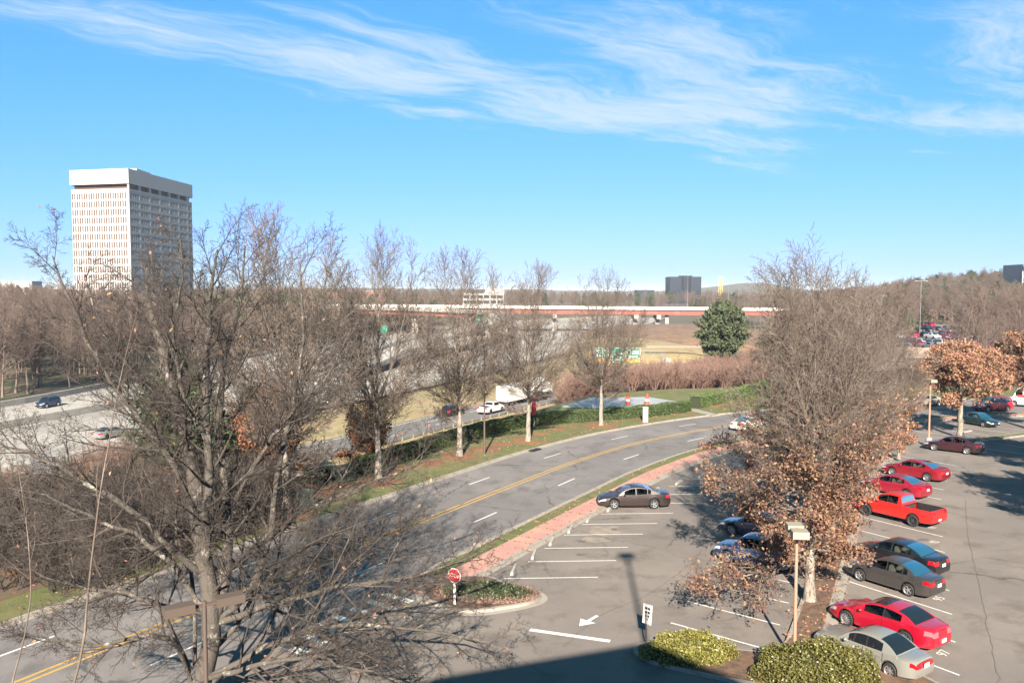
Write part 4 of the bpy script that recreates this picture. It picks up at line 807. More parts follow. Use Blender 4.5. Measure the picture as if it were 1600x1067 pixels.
scatter('right_ridge_woods', np.concatenate([polar(900, 1290, 1680, 330, 800), polar(260, 1150, 1420, 230, 420, lambda x, y: x > 50 + .22 * y), polar(90, 1180, 1385, 125, 172, lambda x, y: (x > 50)), polar(26, 1495, 1640, 130, 170)]), wood_col, .65, 1.15, 5)
scatter('evergreen_patches', np.concatenate([polar(60, 300, 560, 260, 420, beyond), polar(60, -60, 700, 330, 700, beyond), polar(150, 500, 1400, 660, 1200), polar(230, 1380, 1660, 360, 800), polar(35, 1160, 1420, 215, 330, lambda x, y: x > 55 + .22 * y)]), green_col, .6, 1.15, 7)
def thick(x, y): return (y > np.interp(x, PEx, PEy) + 3) & (x > np.interp(y, cN[:, 1], cN[:, 0]) + 3) & (y < 235) & (y > 118)
scatter('bare_thicket', np.concatenate([polar(60, -20, 500, 75, 120, lambda x, y: (x > np.interp(y, ne[:, 1], ne[:, 0]) + 4) & (x < np.interp(y, cF[:, 1], cF[:, 0]) - 4)), polar(90, -60, 420, 50, 90, lambda x, y: (y > np.interp(x, PEx, PEy) - 1) & (x > np.interp(y, ne[:, 1], ne[:, 0]) + 4))]), shrub_col, .55, 1.05, 9)
scatter('verge_thicket', np.concatenate([polar(150, -60, 430, 40, 72, lambda x, y: (y > np.interp(x, CL[:, 0], CL[:, 1]) + 13 + 0 * x) & (y < np.interp(x, PEx, PEy) + 8)), ]), dark_col, .6, 1.15, 21)

scatter('tall_thicket', polar(620, 880, 1330, 122, 225, thick), shrub_col, .8, 1.6, 11)
# ---------------------------------------------------------------- vehicles
def paint(name, col, metal=.0, rough=.35): return mat(name, col, rough, metal, coat=1.0, spec=.5)
def glass_mat():
    m = bpy.data.materials.new('tinted glass'); m.use_nodes = True; t = m.node_tree; t.nodes.clear(); o = t.nodes.new('ShaderNodeOutputMaterial'); tr = t.nodes.new('ShaderNodeBsdfTransparent'); tr.inputs[0].default_value = (.42, .46, .45, 1)
    gl = t.nodes.new('ShaderNodeBsdfGlossy'); gl.inputs['Roughness'].default_value = .03; fr = t.nodes.new('ShaderNodeFresnel'); fr.inputs[0].default_value = 1.33; mx = t.nodes.new('ShaderNodeMixShader')
    t.links.new(fr.outputs[0], mx.inputs[0]); t.links.new(tr.outputs[0], mx.inputs[1]); t.links.new(gl.outputs[0], mx.inputs[2]); t.links.new(mx.outputs[0], o.inputs[0]); return m
M['glass'] = glass_mat(); M['glassdark'] = mat('dark glass', (.012, .014, .018), .05, spec=.8)
M['redlens'] = mat('red lamp lens', (.42, .006, .012), .15, coat=1); M['palelens'] = mat('pale red lamp lens', (.62, .13, .15), .15, coat=1); M['clearlens'] = mat('clear lamp lens', (.62, .64, .66), .12, .4, coat=1); M['rim'] = mat('alloy rim', (.52, .52, .54), .3, .8); M['rimdark'] = mat('dark alloy rim', (.10, .10, .11), .35, .6)
M['interior'] = mat('dark interior', (.03, .028, .027), .9); M['seat'] = mat('beige seat', (.38, .34, .27), .8); M['seatdark'] = mat('grey seat', (.07, .07, .075), .8); M['trim'] = mat('black plastic trim', (.02, .02, .022), .5); M['chrome'] = mat('chrome', (.75, .75, .75), .12, 1)
M['plate'] = mat('licence plate', (.68, .68, .66), .5)
def wheel_meshes(R, n_sp, rim='rim'):
    w = .21; m = MB(); m.lathe([(R * .64, -w / 2 + .02), (R * .86, -w / 2), (R * .97, -w / 2 + .025), (R, -w * .2), (R, w * .2), (R * .97, w / 2 - .025), (R * .86, w / 2), (R * .64, w / 2 - .02)], k=26, axis='y'); ty = m.mesh('tyre', 40); ty.materials.append(M['black'])
    m = MB(); m.lathe([(R * .665, w / 2 - .005), (R * .60, w / 2 - .02), (R * .585, w / 2 - .09)], k=26, axis='y'); m.lathe([(.001, w / 2 - .018), (R * .14, w / 2 - .018), (R * .17, w / 2 - .04)], k=12, axis='y')
    for i in range(n_sp):
        a = 2 * pi * i / n_sp; c, s = cos(a), sin(a); r0, r1 = R * .10, R * .62; h0, h1 = R * (.10 if n_sp < 8 else .05), R * (.075 if n_sp < 8 else .045); y = w / 2 - .022; y2 = w / 2 - .07
        P = [(r0, -h0), (r1, -h1), (r1, h1), (r0, h0)]; vs = [(p * c - q * s, y - (.012 if p == r0 else 0), p * s + q * c) for p, q in P] + [(p * c - q * s, y2, p * s + q * c) for p, q in P]
        m.add(vs, [(0, 1, 2, 3), (0, 4, 5, 1), (2, 6, 7, 3)])
    m.lathe([(.001, .0), (R * .6, .0)], k=20, m=1, axis='y'); rm = m.mesh('rim'); rm.materials.append(M[rim]); rm.materials.append(M['dark']); return ty, rm
def car_geo(S):
    L, W, H = S['L'], S['W'], S['H']; gc = S.get('gc', .2); fo = S['fo']; wr = S['wr']; wc = (fo, fo + S['wb']); C, rf, rr, B = S['gh']; tum = S.get('tum', .72); R = wr + S.get('arch', .055)
    tp = S['top']; tz = lambda s: float(np.interp(s, [p[0] for p in tp], [p[1] for p in tp]))
    rfp = np.array([(C, tz(C)), ((C + rf) / 2, tz(C) + (H - tz(C)) * .60), (rf, H - .045), ((rf + rr) / 2, H), (rr, H - .05), ((rr + B) / 2, tz(B) + (H - tz(B)) * S.get('bk', .58)), (B, tz(B))]); rsm = catmull([tuple(p) for p in rfp], .05)
    rz_ = lambda s: float(np.interp(s, rsm[:, 0], rsm[:, 1]))
    ne_ = S.get('nose', .26); te_ = S.get('tail', .20)
    def hw(s):
        a = max(0, 1 - s / .75); b = max(0, 1 - (L - s) / .65); return W / 2 * (1 - ne_ * a ** 2.3) * (1 - te_ * b ** 2.3) * (1 - .03 * max(0, 1 - s / (.45 * L)) )
    st = {0, .03, .09, .18, .3, .45, L, L - .03, L - .09, L - .18, L - .3, L - .45, C, B, rf, rr}
    for c in wc:
        for k in range(-6, 7): st.add(c + R * sin(k / 6 * pi / 2) * 1.0)
        st.add(c - R - .015); st.add(c + R + .015)
    for a in S['seams']: st.add(a); st.add(a + .028)
    for a in np.arange(.6, L - .5, .22): st.add(float(a))
    for a, b, *_ in S.get('open', []): st.add(a); st.add(b)
    st = sorted(x for x in st if 0 <= x <= L); q = [st[0]]
    for x in st[1:]:
        if x - q[-1] > .006: q.append(x)
    st = q; opens = [(C + .03, B - .03, None)] + list(S.get('open', []))
    def sec(s):
        w = hw(s); zt = tz(s); cab = C <= s <= B; zsh = zt if cab else zt - .055
        e = max(0, 1 - s / .5, 1 - (L - s) / .5); zb = gc + .05 * e; za = 0
        for c in wc:
            if abs(s - c) < R: za = max(za, wr + sqrt(R * R - (s - c) ** 2))
        z0 = max(zb, za); z1 = z0 + .05; z2 = max(z1 + .03, zb + .42 * (zsh - zb)); z3 = max(z2 + .03, zb + .74 * (zsh - zb)); zsh = max(zsh, z3 + .03)
        P = [(w * .90, z0), (w * .985, z1), (w, z2), (w * .995, z3), (w * .955, zsh)]
        if cab or any(a <= s <= b for a, b, *_ in S.get('open', [])): P += [(w * .93 * .985, zt + .004), (w * .5, zt), (0, zt)]
        else: P += [(w * .85, zt - .01), (w * .5, zt + .018), (0, zt + .028)]
        return P
    K = {}
    def face(key, v): K.setdefault(key, MB()).add(v, [tuple(range(len(v)))])
    X = lambda s: L / 2 - s
    bulge = [-.03, .03, .06, .035, 0, 0, 0, 0]
    secs = [sec(s) for s in st]; n = len(st)
    def V(i, k, sg):
        y, z = secs[i][k]; x = X(st[i]) + (bulge[k] if i == 0 else -bulge[k] if i == n - 1 else 0); return (x, sg * y, z)
    d = S['seams']
    for sg in (1, -1):
        for i in range(n - 1):
            s = (st[i] + st[i + 1]) / 2
            for k in range(7):
                if k >= 5 and any(a < s < b for a, b, *_ in opens): continue
                key = 'body'
                if 1 <= k <= 3 and any(a < s < a + .028 for a in d): key = 'seam'
                elif 1 <= k <= 3 and len(d) >= 2 and d[0] < s < d[1]: key = 'door_front'
                elif 1 <= k <= 3 and len(d) >= 3 and d[1] < s < d[2]: key = 'door_rear'
                if k == 3 and s > L - S.get('tls', .30) and S.get('tl', 1): key = 'taillight'
                if k == 3 and s < S.get('hls', .40): key = 'headlight'
                if k == 0 and S.get('cladding'): key = 'seam'
                if key in ('door_front', 'door_rear', 'taillight', 'headlight'): key += '_l' if sg > 0 else '_r'
                q = [V(i, k, sg), V(i + 1, k, sg), V(i + 1, k + 1, sg), V(i, k + 1, sg)]; face(key, q if sg < 0 else q[::-1])
        for e, i in ((0, 0), (1, n - 1)):
            P = secs[i]; fy = [1, P[5][0] / P[4][0], P[6][0] / P[4][0], 0]; fz = [P[4][1], P[5][1], P[6][1], P[7][1]]
            for c in range(3):
                for k in range(4):
                    def cp(c_, k_): 
                        y, z = P[k_]; z = fz[c_] if k_ == 4 else z; bx = bulge[k_] + .03 * (1 - fy[c_] ** 2); return (X(st[i]) + (bx if e == 0 else -bx) * (1 if c_ or 1 else 0) - ((0 if e == 0 else 0)), sg * y * fy[c_], z)
                    def cq(c_, k_):
                        v = cp(c_, k_)
                        if c_ == 0: return V(i, k_, sg)
                        return v
                    q = [cq(c, k), cq(c + 1, k), cq(c + 1, k + 1), cq(c, k + 1)]; key = 'body'
                    lr = '_l' if sg > 0 else '_r'
                    if e == 1 and k == 3 and c <= 1 and S.get('tl', 1): key = 'taillight' + lr
                    if e == 1 and k == 3 and c == 2 and S.get('bar'): key = 'taillight_bar'
                    if e == 1 and S.get('tl', 1) == 2 and k in (2, 3) and c == 0: key = 'taillight' + lr
                    if e == 0 and k == 3 and c <= 1: key = 'headlight' + lr
                    if e == 0 and k in (1, 3) and c == 2: key = 'grille'
                    if k == 0: key = 'seam'
                    face(key, q[::-1] if (sg < 0) ^ (e == 1) else q)
    # open wells (load bed): inner walls and floor
    for a, b, zf in S.get('open', []):
        w = hw((a + b) / 2) * .93 * .97
        for sg in (1, -1): face('bed_liner', [(X(a), sg * w, tz((a + b) / 2)), (X(b), sg * w, tz(b)), (X(b), sg * w, zf), (X(a), sg * w, zf)])
        face('bed_liner', [(X(a), w, zf), (X(b), w, zf), (X(b), -w, zf), (X(a), -w, zf)])
        face('bed_liner', [(X(b), w, zf), (X(b), -w, zf), (X(b), -w, tz(b)), (X(b), w, tz(b))])
        face('body', [(X(b), w, tz(b)), (X(b), -w, tz(b)), (X(b) - .07, -w, tz(b)), (X(b) - .07, w, tz(b))])
    # greenhouse
    gs = sorted(set([C, C + .04, C + .12] + list(np.linspace(C + .22, rf, 6)) + [rf + .03] + list(np.linspace(rf + .03, rr - .03, 9)) + [rr - .03, rr] + list(np.linspace(rr, B - .12, 6)) + [B - .04, B] + [x for w in S['win'] for x in w])); q = [gs[0]]
    for x in gs[1:]:
        if x - q[-1] > .008: q.append(x)
    gs = q
    def gsec(s):
        w = hw(s) * .93 * .985; b = tz(s); zr = rz_(s); f = max(0, min(1, (zr - b) / (H - b))); yr = W / 2 * tum; ra = w + (yr - w) * f ** .9; zra = b + (zr - b) * (1 - .07 * f); h = zra - b
        def at(z): t = (z - b) / h if h > 1e-4 else 0; return w + (ra - w) * t ** 1.15
        z1 = b + min(.03, .15 * h); z2 = zra - min(.045, .22 * h)
        return [(w, b), (at(z1), z1), (at(z2), z2), (ra, zra), (ra * .90, zra + (zr - zra) * .75), (ra * .5, zr + .012 * f), (0, zr + .02 * f)]
    G_ = [gsec(s) for s in gs]
    for sg in (1, -1):
        lr = '_l' if sg > 0 else '_r'
        for i in range(len(gs) - 1):
            s = (gs[i] + gs[i + 1]) / 2
            for k in range(6):
                key = 'body'
                if k == 1:
                    for wi, (a, b) in enumerate(S['win']):
                        if a < s < b: key = 'side_window%d%s' % (wi, lr)
                    if key == 'body' and S['win'][0][0] < s < S['win'][-1][1]: key = 'seam'
                if k >= 4 and C + .04 < s < rf: key = 'windshield'
                if k >= 4 and rr + .05 < s < B - .04 and not S.get('noback'): key = 'rear_window'
                if S.get('sunroof') and k >= 4 and k <= 5 and rf + .08 < s < rf + .56: key = 'sunroof'
                a, b = G_[i], G_[i + 1]
                q = [(X(gs[i]), sg * a[k][0], a[k][1]), (X(gs[i + 1]), sg * b[k][0], b[k][1]), (X(gs[i + 1]), sg * b[k + 1][0], b[k + 1][1]), (X(gs[i]), sg * a[k + 1][0], a[k + 1][1])]; face(key, q if sg < 0 else q[::-1])
    u = MB(); zc_ = min(tz(.4), .66); u.box((0, 0, (gc + .03 + .56) / 2), (L - .5, (W - .56), .56 - gc - .03)); K['underbody'] = u
    bz = tz((C + B) / 2); it = MB(); cabL = B - C
    it.box((X((C + B) / 2), 0, bz - .22), (cabL * .96, W * .84, .2)); it.box((X(C + .28), 0, bz - .05), (.4, W * .78, .14)); K['cabin_trim'] = it
    se = MB(); s1 = C + .36 * cabL + .28; s2 = min(B - .35, s1 + .95)
    for sg in (1, -1): se.box((X(s1), sg * W * .20, bz + .02), (.16, .48, .42), taper=.85); se.box((X(s1 + .03), sg * W * .20, bz + .29), (.1, .24, .16))
    if S.get('rearseat', 1):
        se.box((X(s2), 0, bz - .02), (.2, W * .70, .30), taper=.9)
        for sg in (1, -1): se.box((X(s2 + .04), sg * W * .19, bz + .17), (.09, .22, .14))
    K['seats'] = se
    return K
def make_car(name, S, col, label, loc, head, cat='car', group=None, mats={}, joined=False):
    K = car_geo(S); L, W = S['L'], S['W']; wr = S['wr']; gl = mats.get('glass', 'glass')
    MT = {'body': col, 'seam': M['trim'], 'underbody': M['dark'], 'cabin_trim': M['interior'], 'seats': M[mats.get('seats', 'seatdark')], 'grille': M['trim'], 'bed_liner': M['trim'], 'sunroof': M['glassdark'], 'windshield': M[gl], 'rear_window': M[mats.get('back', gl)], 'taillight_bar': M['redlens']}
    root = empty(name, (loc[0], loc[1], loc[2] if len(loc) > 2 else .012), head, label, cat, group)
    names = {'seam': 'trim', 'taillight_bar': 'reflector_panel'}
    for key, m_ in K.items():
        base = key
        for suf in ('_l', '_r'):
            if base.endswith(suf): base = base[:-2]
        if base.startswith('side_window'): nm = 'side_window'; mt = M[gl]
        elif base.startswith('door'): nm = 'door'; mt = col
        elif base == 'taillight': nm = 'taillight'; mt = M[mats.get('lens', 'redlens')]
        elif base == 'headlight': nm = 'headlight'; mt = M['clearlens']
        else: nm = names.get(base, base); mt = MT[base]
        me = m_.mesh(nm)
        import bmesh as _b
        bm = _b.new(); bm.from_mesh(me); _b.ops.remove_doubles(bm, verts=bm.verts, dist=.0015); bm.to_mesh(me); bm.free()
        me.polygons.foreach_set('use_smooth', [True] * len(me.polygons)); me.set_sharp_from_angle(angle=radians(32)); me.materials.append(mt)
        o = bpy.data.objects.new(nm, me); COL.objects.link(o); o.parent = root
        if nm == 'trim': o['kind'] = 'stuff'
    ty, rm = wheel_meshes(wr, S.get('sp', 7), mats.get('rim', 'rim')); X = lambda s: L / 2 - s
    for s in (S['fo'], S['fo'] + S['wb']):
        for sg in (1, -1):
            w = bpy.data.objects.new('wheel', None); COL.objects.link(w); w.parent = root; w.location = (X(s), sg * (W / 2 - .125), wr); w.rotation_euler = (0, 0, 0 if sg > 0 else pi)
            w.empty_display_size = .1
            for nm, me in (('tyre', ty), ('rim', rm)): o = bpy.data.objects.new(nm, me); COL.objects.link(o); o.parent = w
    C = S['gh'][0]; bz = float(np.interp(C + .4, [p[0] for p in S['top']], [p[1] for p in S['top']]))
    for sg in (1, -1):
        m_ = MB(); m_.lathe([(.001, -.11), (.06, -.09), (.078, 0), (.06, .08), (.001, .10)], k=8, axis='y'); me = m_.mesh('wing_mirror', 60); me.materials.append(col); o = bpy.data.objects.new('wing_mirror', me); COL.objects.link(o); o.parent = root; o.location = (X(C + .42), sg * (W / 2 + .06), bz + .07)
        for s in S.get('handles', []):
            m_ = MB(); m_.box((0, 0, 0), (.17, .03, .028)); me = m_.mesh('door_handle'); me.materials.append(M['chrome'] if mats.get('chrome') else col); o = bpy.data.objects.new('door_handle', me); COL.objects.link(o); o.parent = root; o.location = (X(s), sg * (W / 2 + .004), bz - .13)
    m_ = MB(); m_.box((0, 0, 0), (.02, .32, .16)); me = m_.mesh('licence_plate'); me.materials.append(M['plate']); o = bpy.data.objects.new('licence_plate', me); COL.objects.link(o); o.parent = root; o.location = (-L / 2 - (.105 if not S.get('open') else .07), 0, S.get('pz', .72))
    if mats.get('rails'):
        pass
    return root
def sedan(L=4.6, W=1.8, H=1.45, wb=2.7, fo=.90, belt=.93, deck=1.0, C=None, rf=None, rr=None, B=None, **k):
    C = C or .27 * L; rf = rf or C + .78; rr = rr or .66 * L; B = B or .86 * L; m = fo + wb / 2
    S = dict(L=L, W=W, H=H, wb=wb, fo=fo, wr=.32, gh=(C, rf, rr, B), top=[(0, .56), (.06, .64), (.2, .71), (.5, .78), (C, belt), (m, belt + .01), (B - .3, deck - .02), (B, deck), (L - .12, deck - .01), (L - .03, deck - .05), (L, deck - .11)], seams=[fo + .40, m + .12, fo + wb - .30], win=[(C + .42, m + .10), (m + .17, rr + .12), (rr + .17, rr + .38)], handles=[m - .02, fo + wb - .42]); S.update(k); return S
P_ = {'silver': paint('silver metallic paint', (.36, .35, .31), .35, .3), 'red': paint('bright red paint', (.40, .004, .022)), 'gray': paint('dark grey metallic paint', (.065, .058, .056), .35), 'black': paint('black paint', (.010, .010, .013)), 'tacoma': paint('orange red paint', (.54, .016, .011)), 'darkred': paint('deep red paint', (.22, .003, .012)), 'crimson': paint('crimson paint', (.27, .005, .022)), 'maroon': paint('maroon paint', (.035, .004, .008)), 'brown': paint('dark brown paint', (.035, .020, .018), .2), 'blue': paint('blue paint', (.02, .05, .13), .3), 'white': paint('white paint gloss', (.64, .62, .58)), 'darkgreen': paint('dark green paint', (.012, .035, .04), .2), 'navy': paint('navy paint', (.02, .03, .07), .2), 'beige': paint('champagne paint', (.40, .36, .30), .3)}
def row_car(n, h, wb, fo, L, W):    # from the contact of the near-side rear wheel, measured across and along the stall rows
    c = NV * (n + W / 2 - .1) + HV * (h + wb + fo - L / 2); return (c[0], c[1])
HA = atan2(HV[1], HV[0])
S1 = sedan(4.40, 1.69, 1.38, 2.53, .93, .86, .93, C=1.22, rf=2.02, rr=2.95, B=3.72, wr=.30, bar=1, nose=.30, tail=.26, sp=7, hls=.25, tls=.2)
S1['win'] = [(1.66, 2.42), (2.48, 3.12)]
make_car('parked_car', S1, P_['silver'], 'silver sedan with a full-width red tail panel, nearest parked car', row_car(29.75, 17.35, 2.53, .93, 4.40, 1.69), HA, mats={'glass': 'glassdark'})
S2 = sedan(4.80, 1.85, 1.42, 2.74, .96, .93, 1.03, C=1.30, rf=2.12, rr=3.26, B=4.12, wr=.345, sp=10, sunroof=1, nose=.30, tail=.28, pz=.52)
S2['seams'] = [1.36, 2.66]; S2['win'] = [(1.80, 2.66), (2.72, 3.48)]; S2['handles'] = [2.5]
make_car('parked_car', S2, P_['red'], 'bright red two-door coupe with a dark sunroof, beside the silver sedan', row_car(32.9, 18.55, 2.74, .96, 4.80, 1.85), HA, mats={'back': 'glassdark', 'lens': 'palelens'})
S3 = sedan(4.53, 1.70, 1.48, 2.60, .90, .94, 1.04, C=1.16, rf=1.98, rr=3.02, B=3.86, wr=.315, sp=5)
make_car('parked_car', S3, P_['gray'], 'dark grey sedan with beige seats between the red coupe and the black sedan', row_car(38.65, 21.7, 2.60, .90, 4.53, 1.70), HA, mats={'seats': 'seat'})
S4 = sedan(4.81, 1.82, 1.47, 2.775, .96, .95, 1.06, wr=.33, sp=8)
make_car('parked_car', S4, P_['black'], 'black sedan parked tight beyond the dark grey sedan', row_car(41.75, 23.2, 2.775, .96, 4.81, 1.82), HA, mats={'seats': 'seat'})
S5 = dict(L=5.39, W=1.89, H=1.79, wb=3.24, fo=.93, wr=.385, gc=.36, arch=.08, gh=(1.42, 2.12, 3.22, 3.42), bk=.5, tum=.74, nose=.16, tail=.05, top=[(0, .82), (.05, .98), (.3, 1.08), (1.42, 1.20), (3.42, 1.21), (3.5, 1.20), (5.39, 1.20)], seams=[1.45, 2.42, 3.3], win=[(1.78, 2.40), (2.46, 3.12)], handles=[2.3, 3.05], open=[(3.50, 5.30, .75)], sp=6, tls=.12, tl=2, pz=.62, cladding=0, hls=.35, rearseat=0)
make_car('pickup_truck', S5, P_['tacoma'], 'orange red four-door pickup with a black load bed, right of the oak', row_car(50.5, 28.2, 3.24, .93, 5.39, 1.89), HA, cat='pickup truck', mats={'rim': 'rimdark'})
def by_rear(px, py, z, S, ang, dx=0):   # car whose rear bumper centre is seen at that pixel
    p = G(px, py, z); return (p[0] + cos(ang) * S['L'] / 2, p[1] + sin(ang) * S['L'] / 2)
S6 = sedan(4.81, 1.82, 1.46, 2.775, .96, .95, 1.06, wr=.33, sp=9)
make_car('parked_car', S6, P_['crimson'], 'crimson sedan directly behind the orange red pickup', by_rear(1448, 770, .5, S6, HA + .05), HA + .05, mats={'seats': 'seat'})
S7 = sedan(4.85, 1.82, 1.45, 2.78, .97, .95, 1.06, wr=.33, sp=7)
make_car('parked_car', S7, P_['darkred'], 'deep red sedan beyond the crimson one, in front of the maroon sedan', by_rear(1478, 744, .5, S7, HA + .08), HA + .08, mats={'seats': 'seat'})
S8 = sedan(4.84, 1.83, 1.45, 2.80, .96, .95, 1.04, wr=.335, sp=7)
make_car('parked_car', S8, P_['maroon'], 'very dark maroon sedan alone beside the tip of the median', by_rear(1535, 702, .5, S8, HA + .22), HA + .22, mats={'back': 'glassdark'})
SA = sedan(4.88, 1.85, 1.47, 2.775, 1.0, .93, 1.03, C=1.30, rf=2.18, rr=3.18, B=4.22, wr=.34, sp=5)
make_car('parked_car', SA, P_['brown'], 'dark brown sedan parked alone with its nose towards the brick sidewalk', (8.45, 57.05), pi + .03, mats={'chrome': 1})
SB = dict(sedan(4.35, 1.80, 1.66, 2.55, .86, 1.0, 1.05, wr=.34, sp=5)); SB.update(gh=(1.15, 1.75, 3.75, 4.25), gc=.24, win=[(1.5, 2.3), (2.36, 3.1), (3.16, 3.75)], top=[(0, .7), (.1, .85), (.3, .92), (1.15, 1.02), (4.25, 1.04), (4.35, .9)], tl=2)
d3 = atan2(-.626, .78)
make_car('parked_car', SB, P_['blue'], 'blue hatchback half hidden under the coppery oak boughs', (13.4, 44.6), d3 + pi, cat='car', mats={'seats': 'seat'})
SB2 = sedan(4.5, 1.75, 1.43, 2.6, .9, .92, 1.0, wr=.32); make_car('parked_car', SB2, P_['navy'], 'navy sedan hidden behind the blue hatchback under the oak', (15.1, 49.9), d3 + pi)
SW = sedan(4.6, 1.8, 1.44, 2.7, .92, .92, 1.0, wr=.32)
i_ = int(np.argmin(np.abs(CL[:, 1] - 92.2))); hd = atan2(CL[i_ + 2][1] - CL[i_][1], CL[i_ + 2][0] - CL[i_][0])
make_car('white_car', SW, P_['white'], 'white sedan driving away on the four lane road', (25.9, 89.4), hd)
SD = sedan(4.5, 1.74, 1.42, 2.6, .9, .92, 1.0, wr=.31); p = G(1547, 668)
make_car('parked_car', SD, P_['darkgreen'], 'dark green sedan facing the camera on the far right lot', (p[0] - .3, p[1] + 1.8), -1.25, mats={'seats': 'seat'})
SM = dict(sedan(4.9, 1.95, 1.78, 2.95, .92, 1.05, 1.1, wr=.35)); SM.update(gh=(1.05, 1.9, 4.45, 4.85), gc=.22, win=[(1.55, 2.4), (2.47, 3.4), (3.5, 4.4)], top=[(0, .75), (.1, .88), (.4, .98), (1.05, 1.08), (4.85, 1.12), (4.9, 1.0)], seams=[1.35, 2.5, 3.6], tl=2)
p = G(1550, 643); make_car('minivan', SM, P_['red'], 'red minivan in shade under the orange oak at the right', (p[0] + .6, p[1] + 1.0), pi + .25, cat='minivan')
SE_ = dict(sedan(5.6, 2.1, 2.5, 3.5, .95, 1.25, 1.3, wr=.38)); SE_.update(gh=(.8, 1.5, 5.35, 5.58), gc=.28, win=[(1.1, 1.9)], top=[(0, .9), (.1, 1.05), (.8, 1.3), (5.58, 1.3), (5.6, 1.2)], seams=[1.1, 2.0], tum=.88, tl=2, noback=1, rearseat=0, handles=[1.8])
p = G(1592, 638); van = make_car('white_van', SE_, P_['white'], 'tall white van with a red side stripe, cut by the right edge', (p[0] + 2.4, p[1] + 1.5), pi - .55, cat='van')
mb = MB(); mb.box((-.3, 1.045, 1.45), (3.6, .03, .32)); mb.box((-.3, -1.045, 1.45), (3.6, .03, .32)); o = mb.build('stripe', M['signred'], van)
SG = sedan(4.6, 1.8, 1.45, 2.7, .92, .92, 1.0, wr=.32); p = G(1470, 640)
make_car('parked_car', SG, P_['beige'], 'pale sedan behind the orange oak trunk, left of the red minivan', (p[0], p[1] + 4), pi + .25)
# far vehicles: one mesh each, paint set on the object
def far_mesh(S, glass='glassdark'):
    K = car_geo(S); allm = MB(); order = []
    for key, m_ in K.items():
        if key in ('seats', 'cabin_trim'): continue
        idx = 1 if ('window' in key or key in ('windshield', 'sunroof')) else 2 if key in ('seam', 'underbody', 'grille', 'bed_liner') else 3 if 'taillight' in key else 4 if 'headlight' in key else 0
        allm.add(m_.v, m_.f, idx)
    for s in (S['fo'], S['fo'] + S['wb']):
        for sg in (1, -1): allm.lathe([(.001, .1), (S['wr'] * .6, .1), (S['wr'] * .62, .1)], c=(S['L'] / 2 - s, sg * (S['W'] / 2 - .1), S['wr']), k=10, m=4, axis='y'); allm.lathe([(S['wr'] * .6, .10 * sg), (S['wr'], .09 * sg), (S['wr'], -.1 * sg)], c=(S['L'] / 2 - s, sg * (S['W'] / 2 - .1), S['wr']), k=12, m=2, axis='y')
    me = allm.mesh('far_car', 32); [me.materials.append(x) for x in (P_['white'], M['glassdark'], M['black'], M['redlens'], M['clearlens'])]; return me
FM = {'sedan': far_mesh(sedan()), 'suv': far_mesh(dict(SB, L=4.35)), 'van': far_mesh(SM), 'truck': far_mesh(S5)}
def far_car(kind, x, y, z, head, col, label, group=None, name='car', cat='car'):
    o = bpy.data.objects.new(name, FM[kind]); COL.objects.link(o); o.location = (x, y, z); o.rotation_euler = (0, 0, head); o.material_slots[0].link = 'OBJECT'; o.material_slots[0].material = P_[col]; link_props(o, label, cat, group); return o
def on_coll(px, t, kind, col, label, rev=False):
    P = cF * (1 - t) + cN * t; u = P[:, 0] / P[:, 1]; i = int(np.argmin(np.abs(u - (px - 800) / FPX) + (P[:, 1] < 70) * 9)); i = max(1, min(len(P) - 2, i)); h = atan2(P[i + 1][1] - P[i - 1][1], P[i + 1][0] - P[i - 1][0]) + (pi if rev else 0); return far_car(kind, P[i][0], P[i][1], -3.88, h, col, label)
on_coll(842, .55, 'suv', 'black', 'black car right behind the white box truck on the frontage road')
on_coll(700, .30, 'suv', 'black', 'dark car at the left, between tree trunks on the frontage road')
on_coll(768, .72, 'truck', 'white', 'white pickup with red markings low on the frontage road', )
on_coll(897, .22, 'truck', 'gray', 'dark pickup ahead of the trucks, near the yellow diamond sign')
on_coll(958, .35, 'sedan', 'white', 'white car below the green highway signs')
on_coll(997, .4, 'suv', 'silver', 'silver car just past the green highway signs')
on_coll(1026, .4, 'sedan', 'white', 'white car at the far end of the frontage road')
def on_hwy(px, t, kind, col, label, rev=False):
    P = lerp(t); u = P[:, 0] / P[:, 1]; i = int(np.argmin(np.abs(u - (px - 800) / FPX))); i = max(1, min(len(P) - 2, i)); h = atan2(P[i + 1][1] - P[i - 1][1], P[i + 1][0] - P[i - 1][0]) + (pi if rev else 0); return far_car(kind, P[i][0], P[i][1], -3.93, h, col, label)
on_hwy(78, .17, 'suv', 'navy', 'dark blue car on the far carriageway near the left edge', True)
on_hwy(163, .80, 'sedan', 'silver', 'pale car on the near carriageway behind the sapling')
for k_, (px, t, kd, c, l) in enumerate(((676, .55, 'sedan', 'white', 'white car on the highway left of the third street tree'), (756, .60, 'suv', 'gray', 'grey car on the highway under the ramp'), (805, .45, 'van', 'white', 'white van on the highway seen between the fourth tree branches'), (838, .66, 'sedan', 'navy', 'dark blue car on the highway behind the fourth street tree'), (772, .74, 'sedan', 'silver', 'silver car on the highway just right of the ramp shadow'), (905, .5, 'suv', 'black', 'black car far along the highway'), (930, .6, 'sedan', 'white', 'small white car far along the highway near the overpass'), (948, .3, 'sedan', 'crimson', 'red car far along the highway under the overpass'), (870, .35, 'sedan', 'beige', 'beige car in the far carriageway by the overpass pier'), (560, .5, 'sedan', 'gray', 'grey car on the highway behind the second street tree'))): on_hwy(px, t, kd, c, l, rev=t < .4)
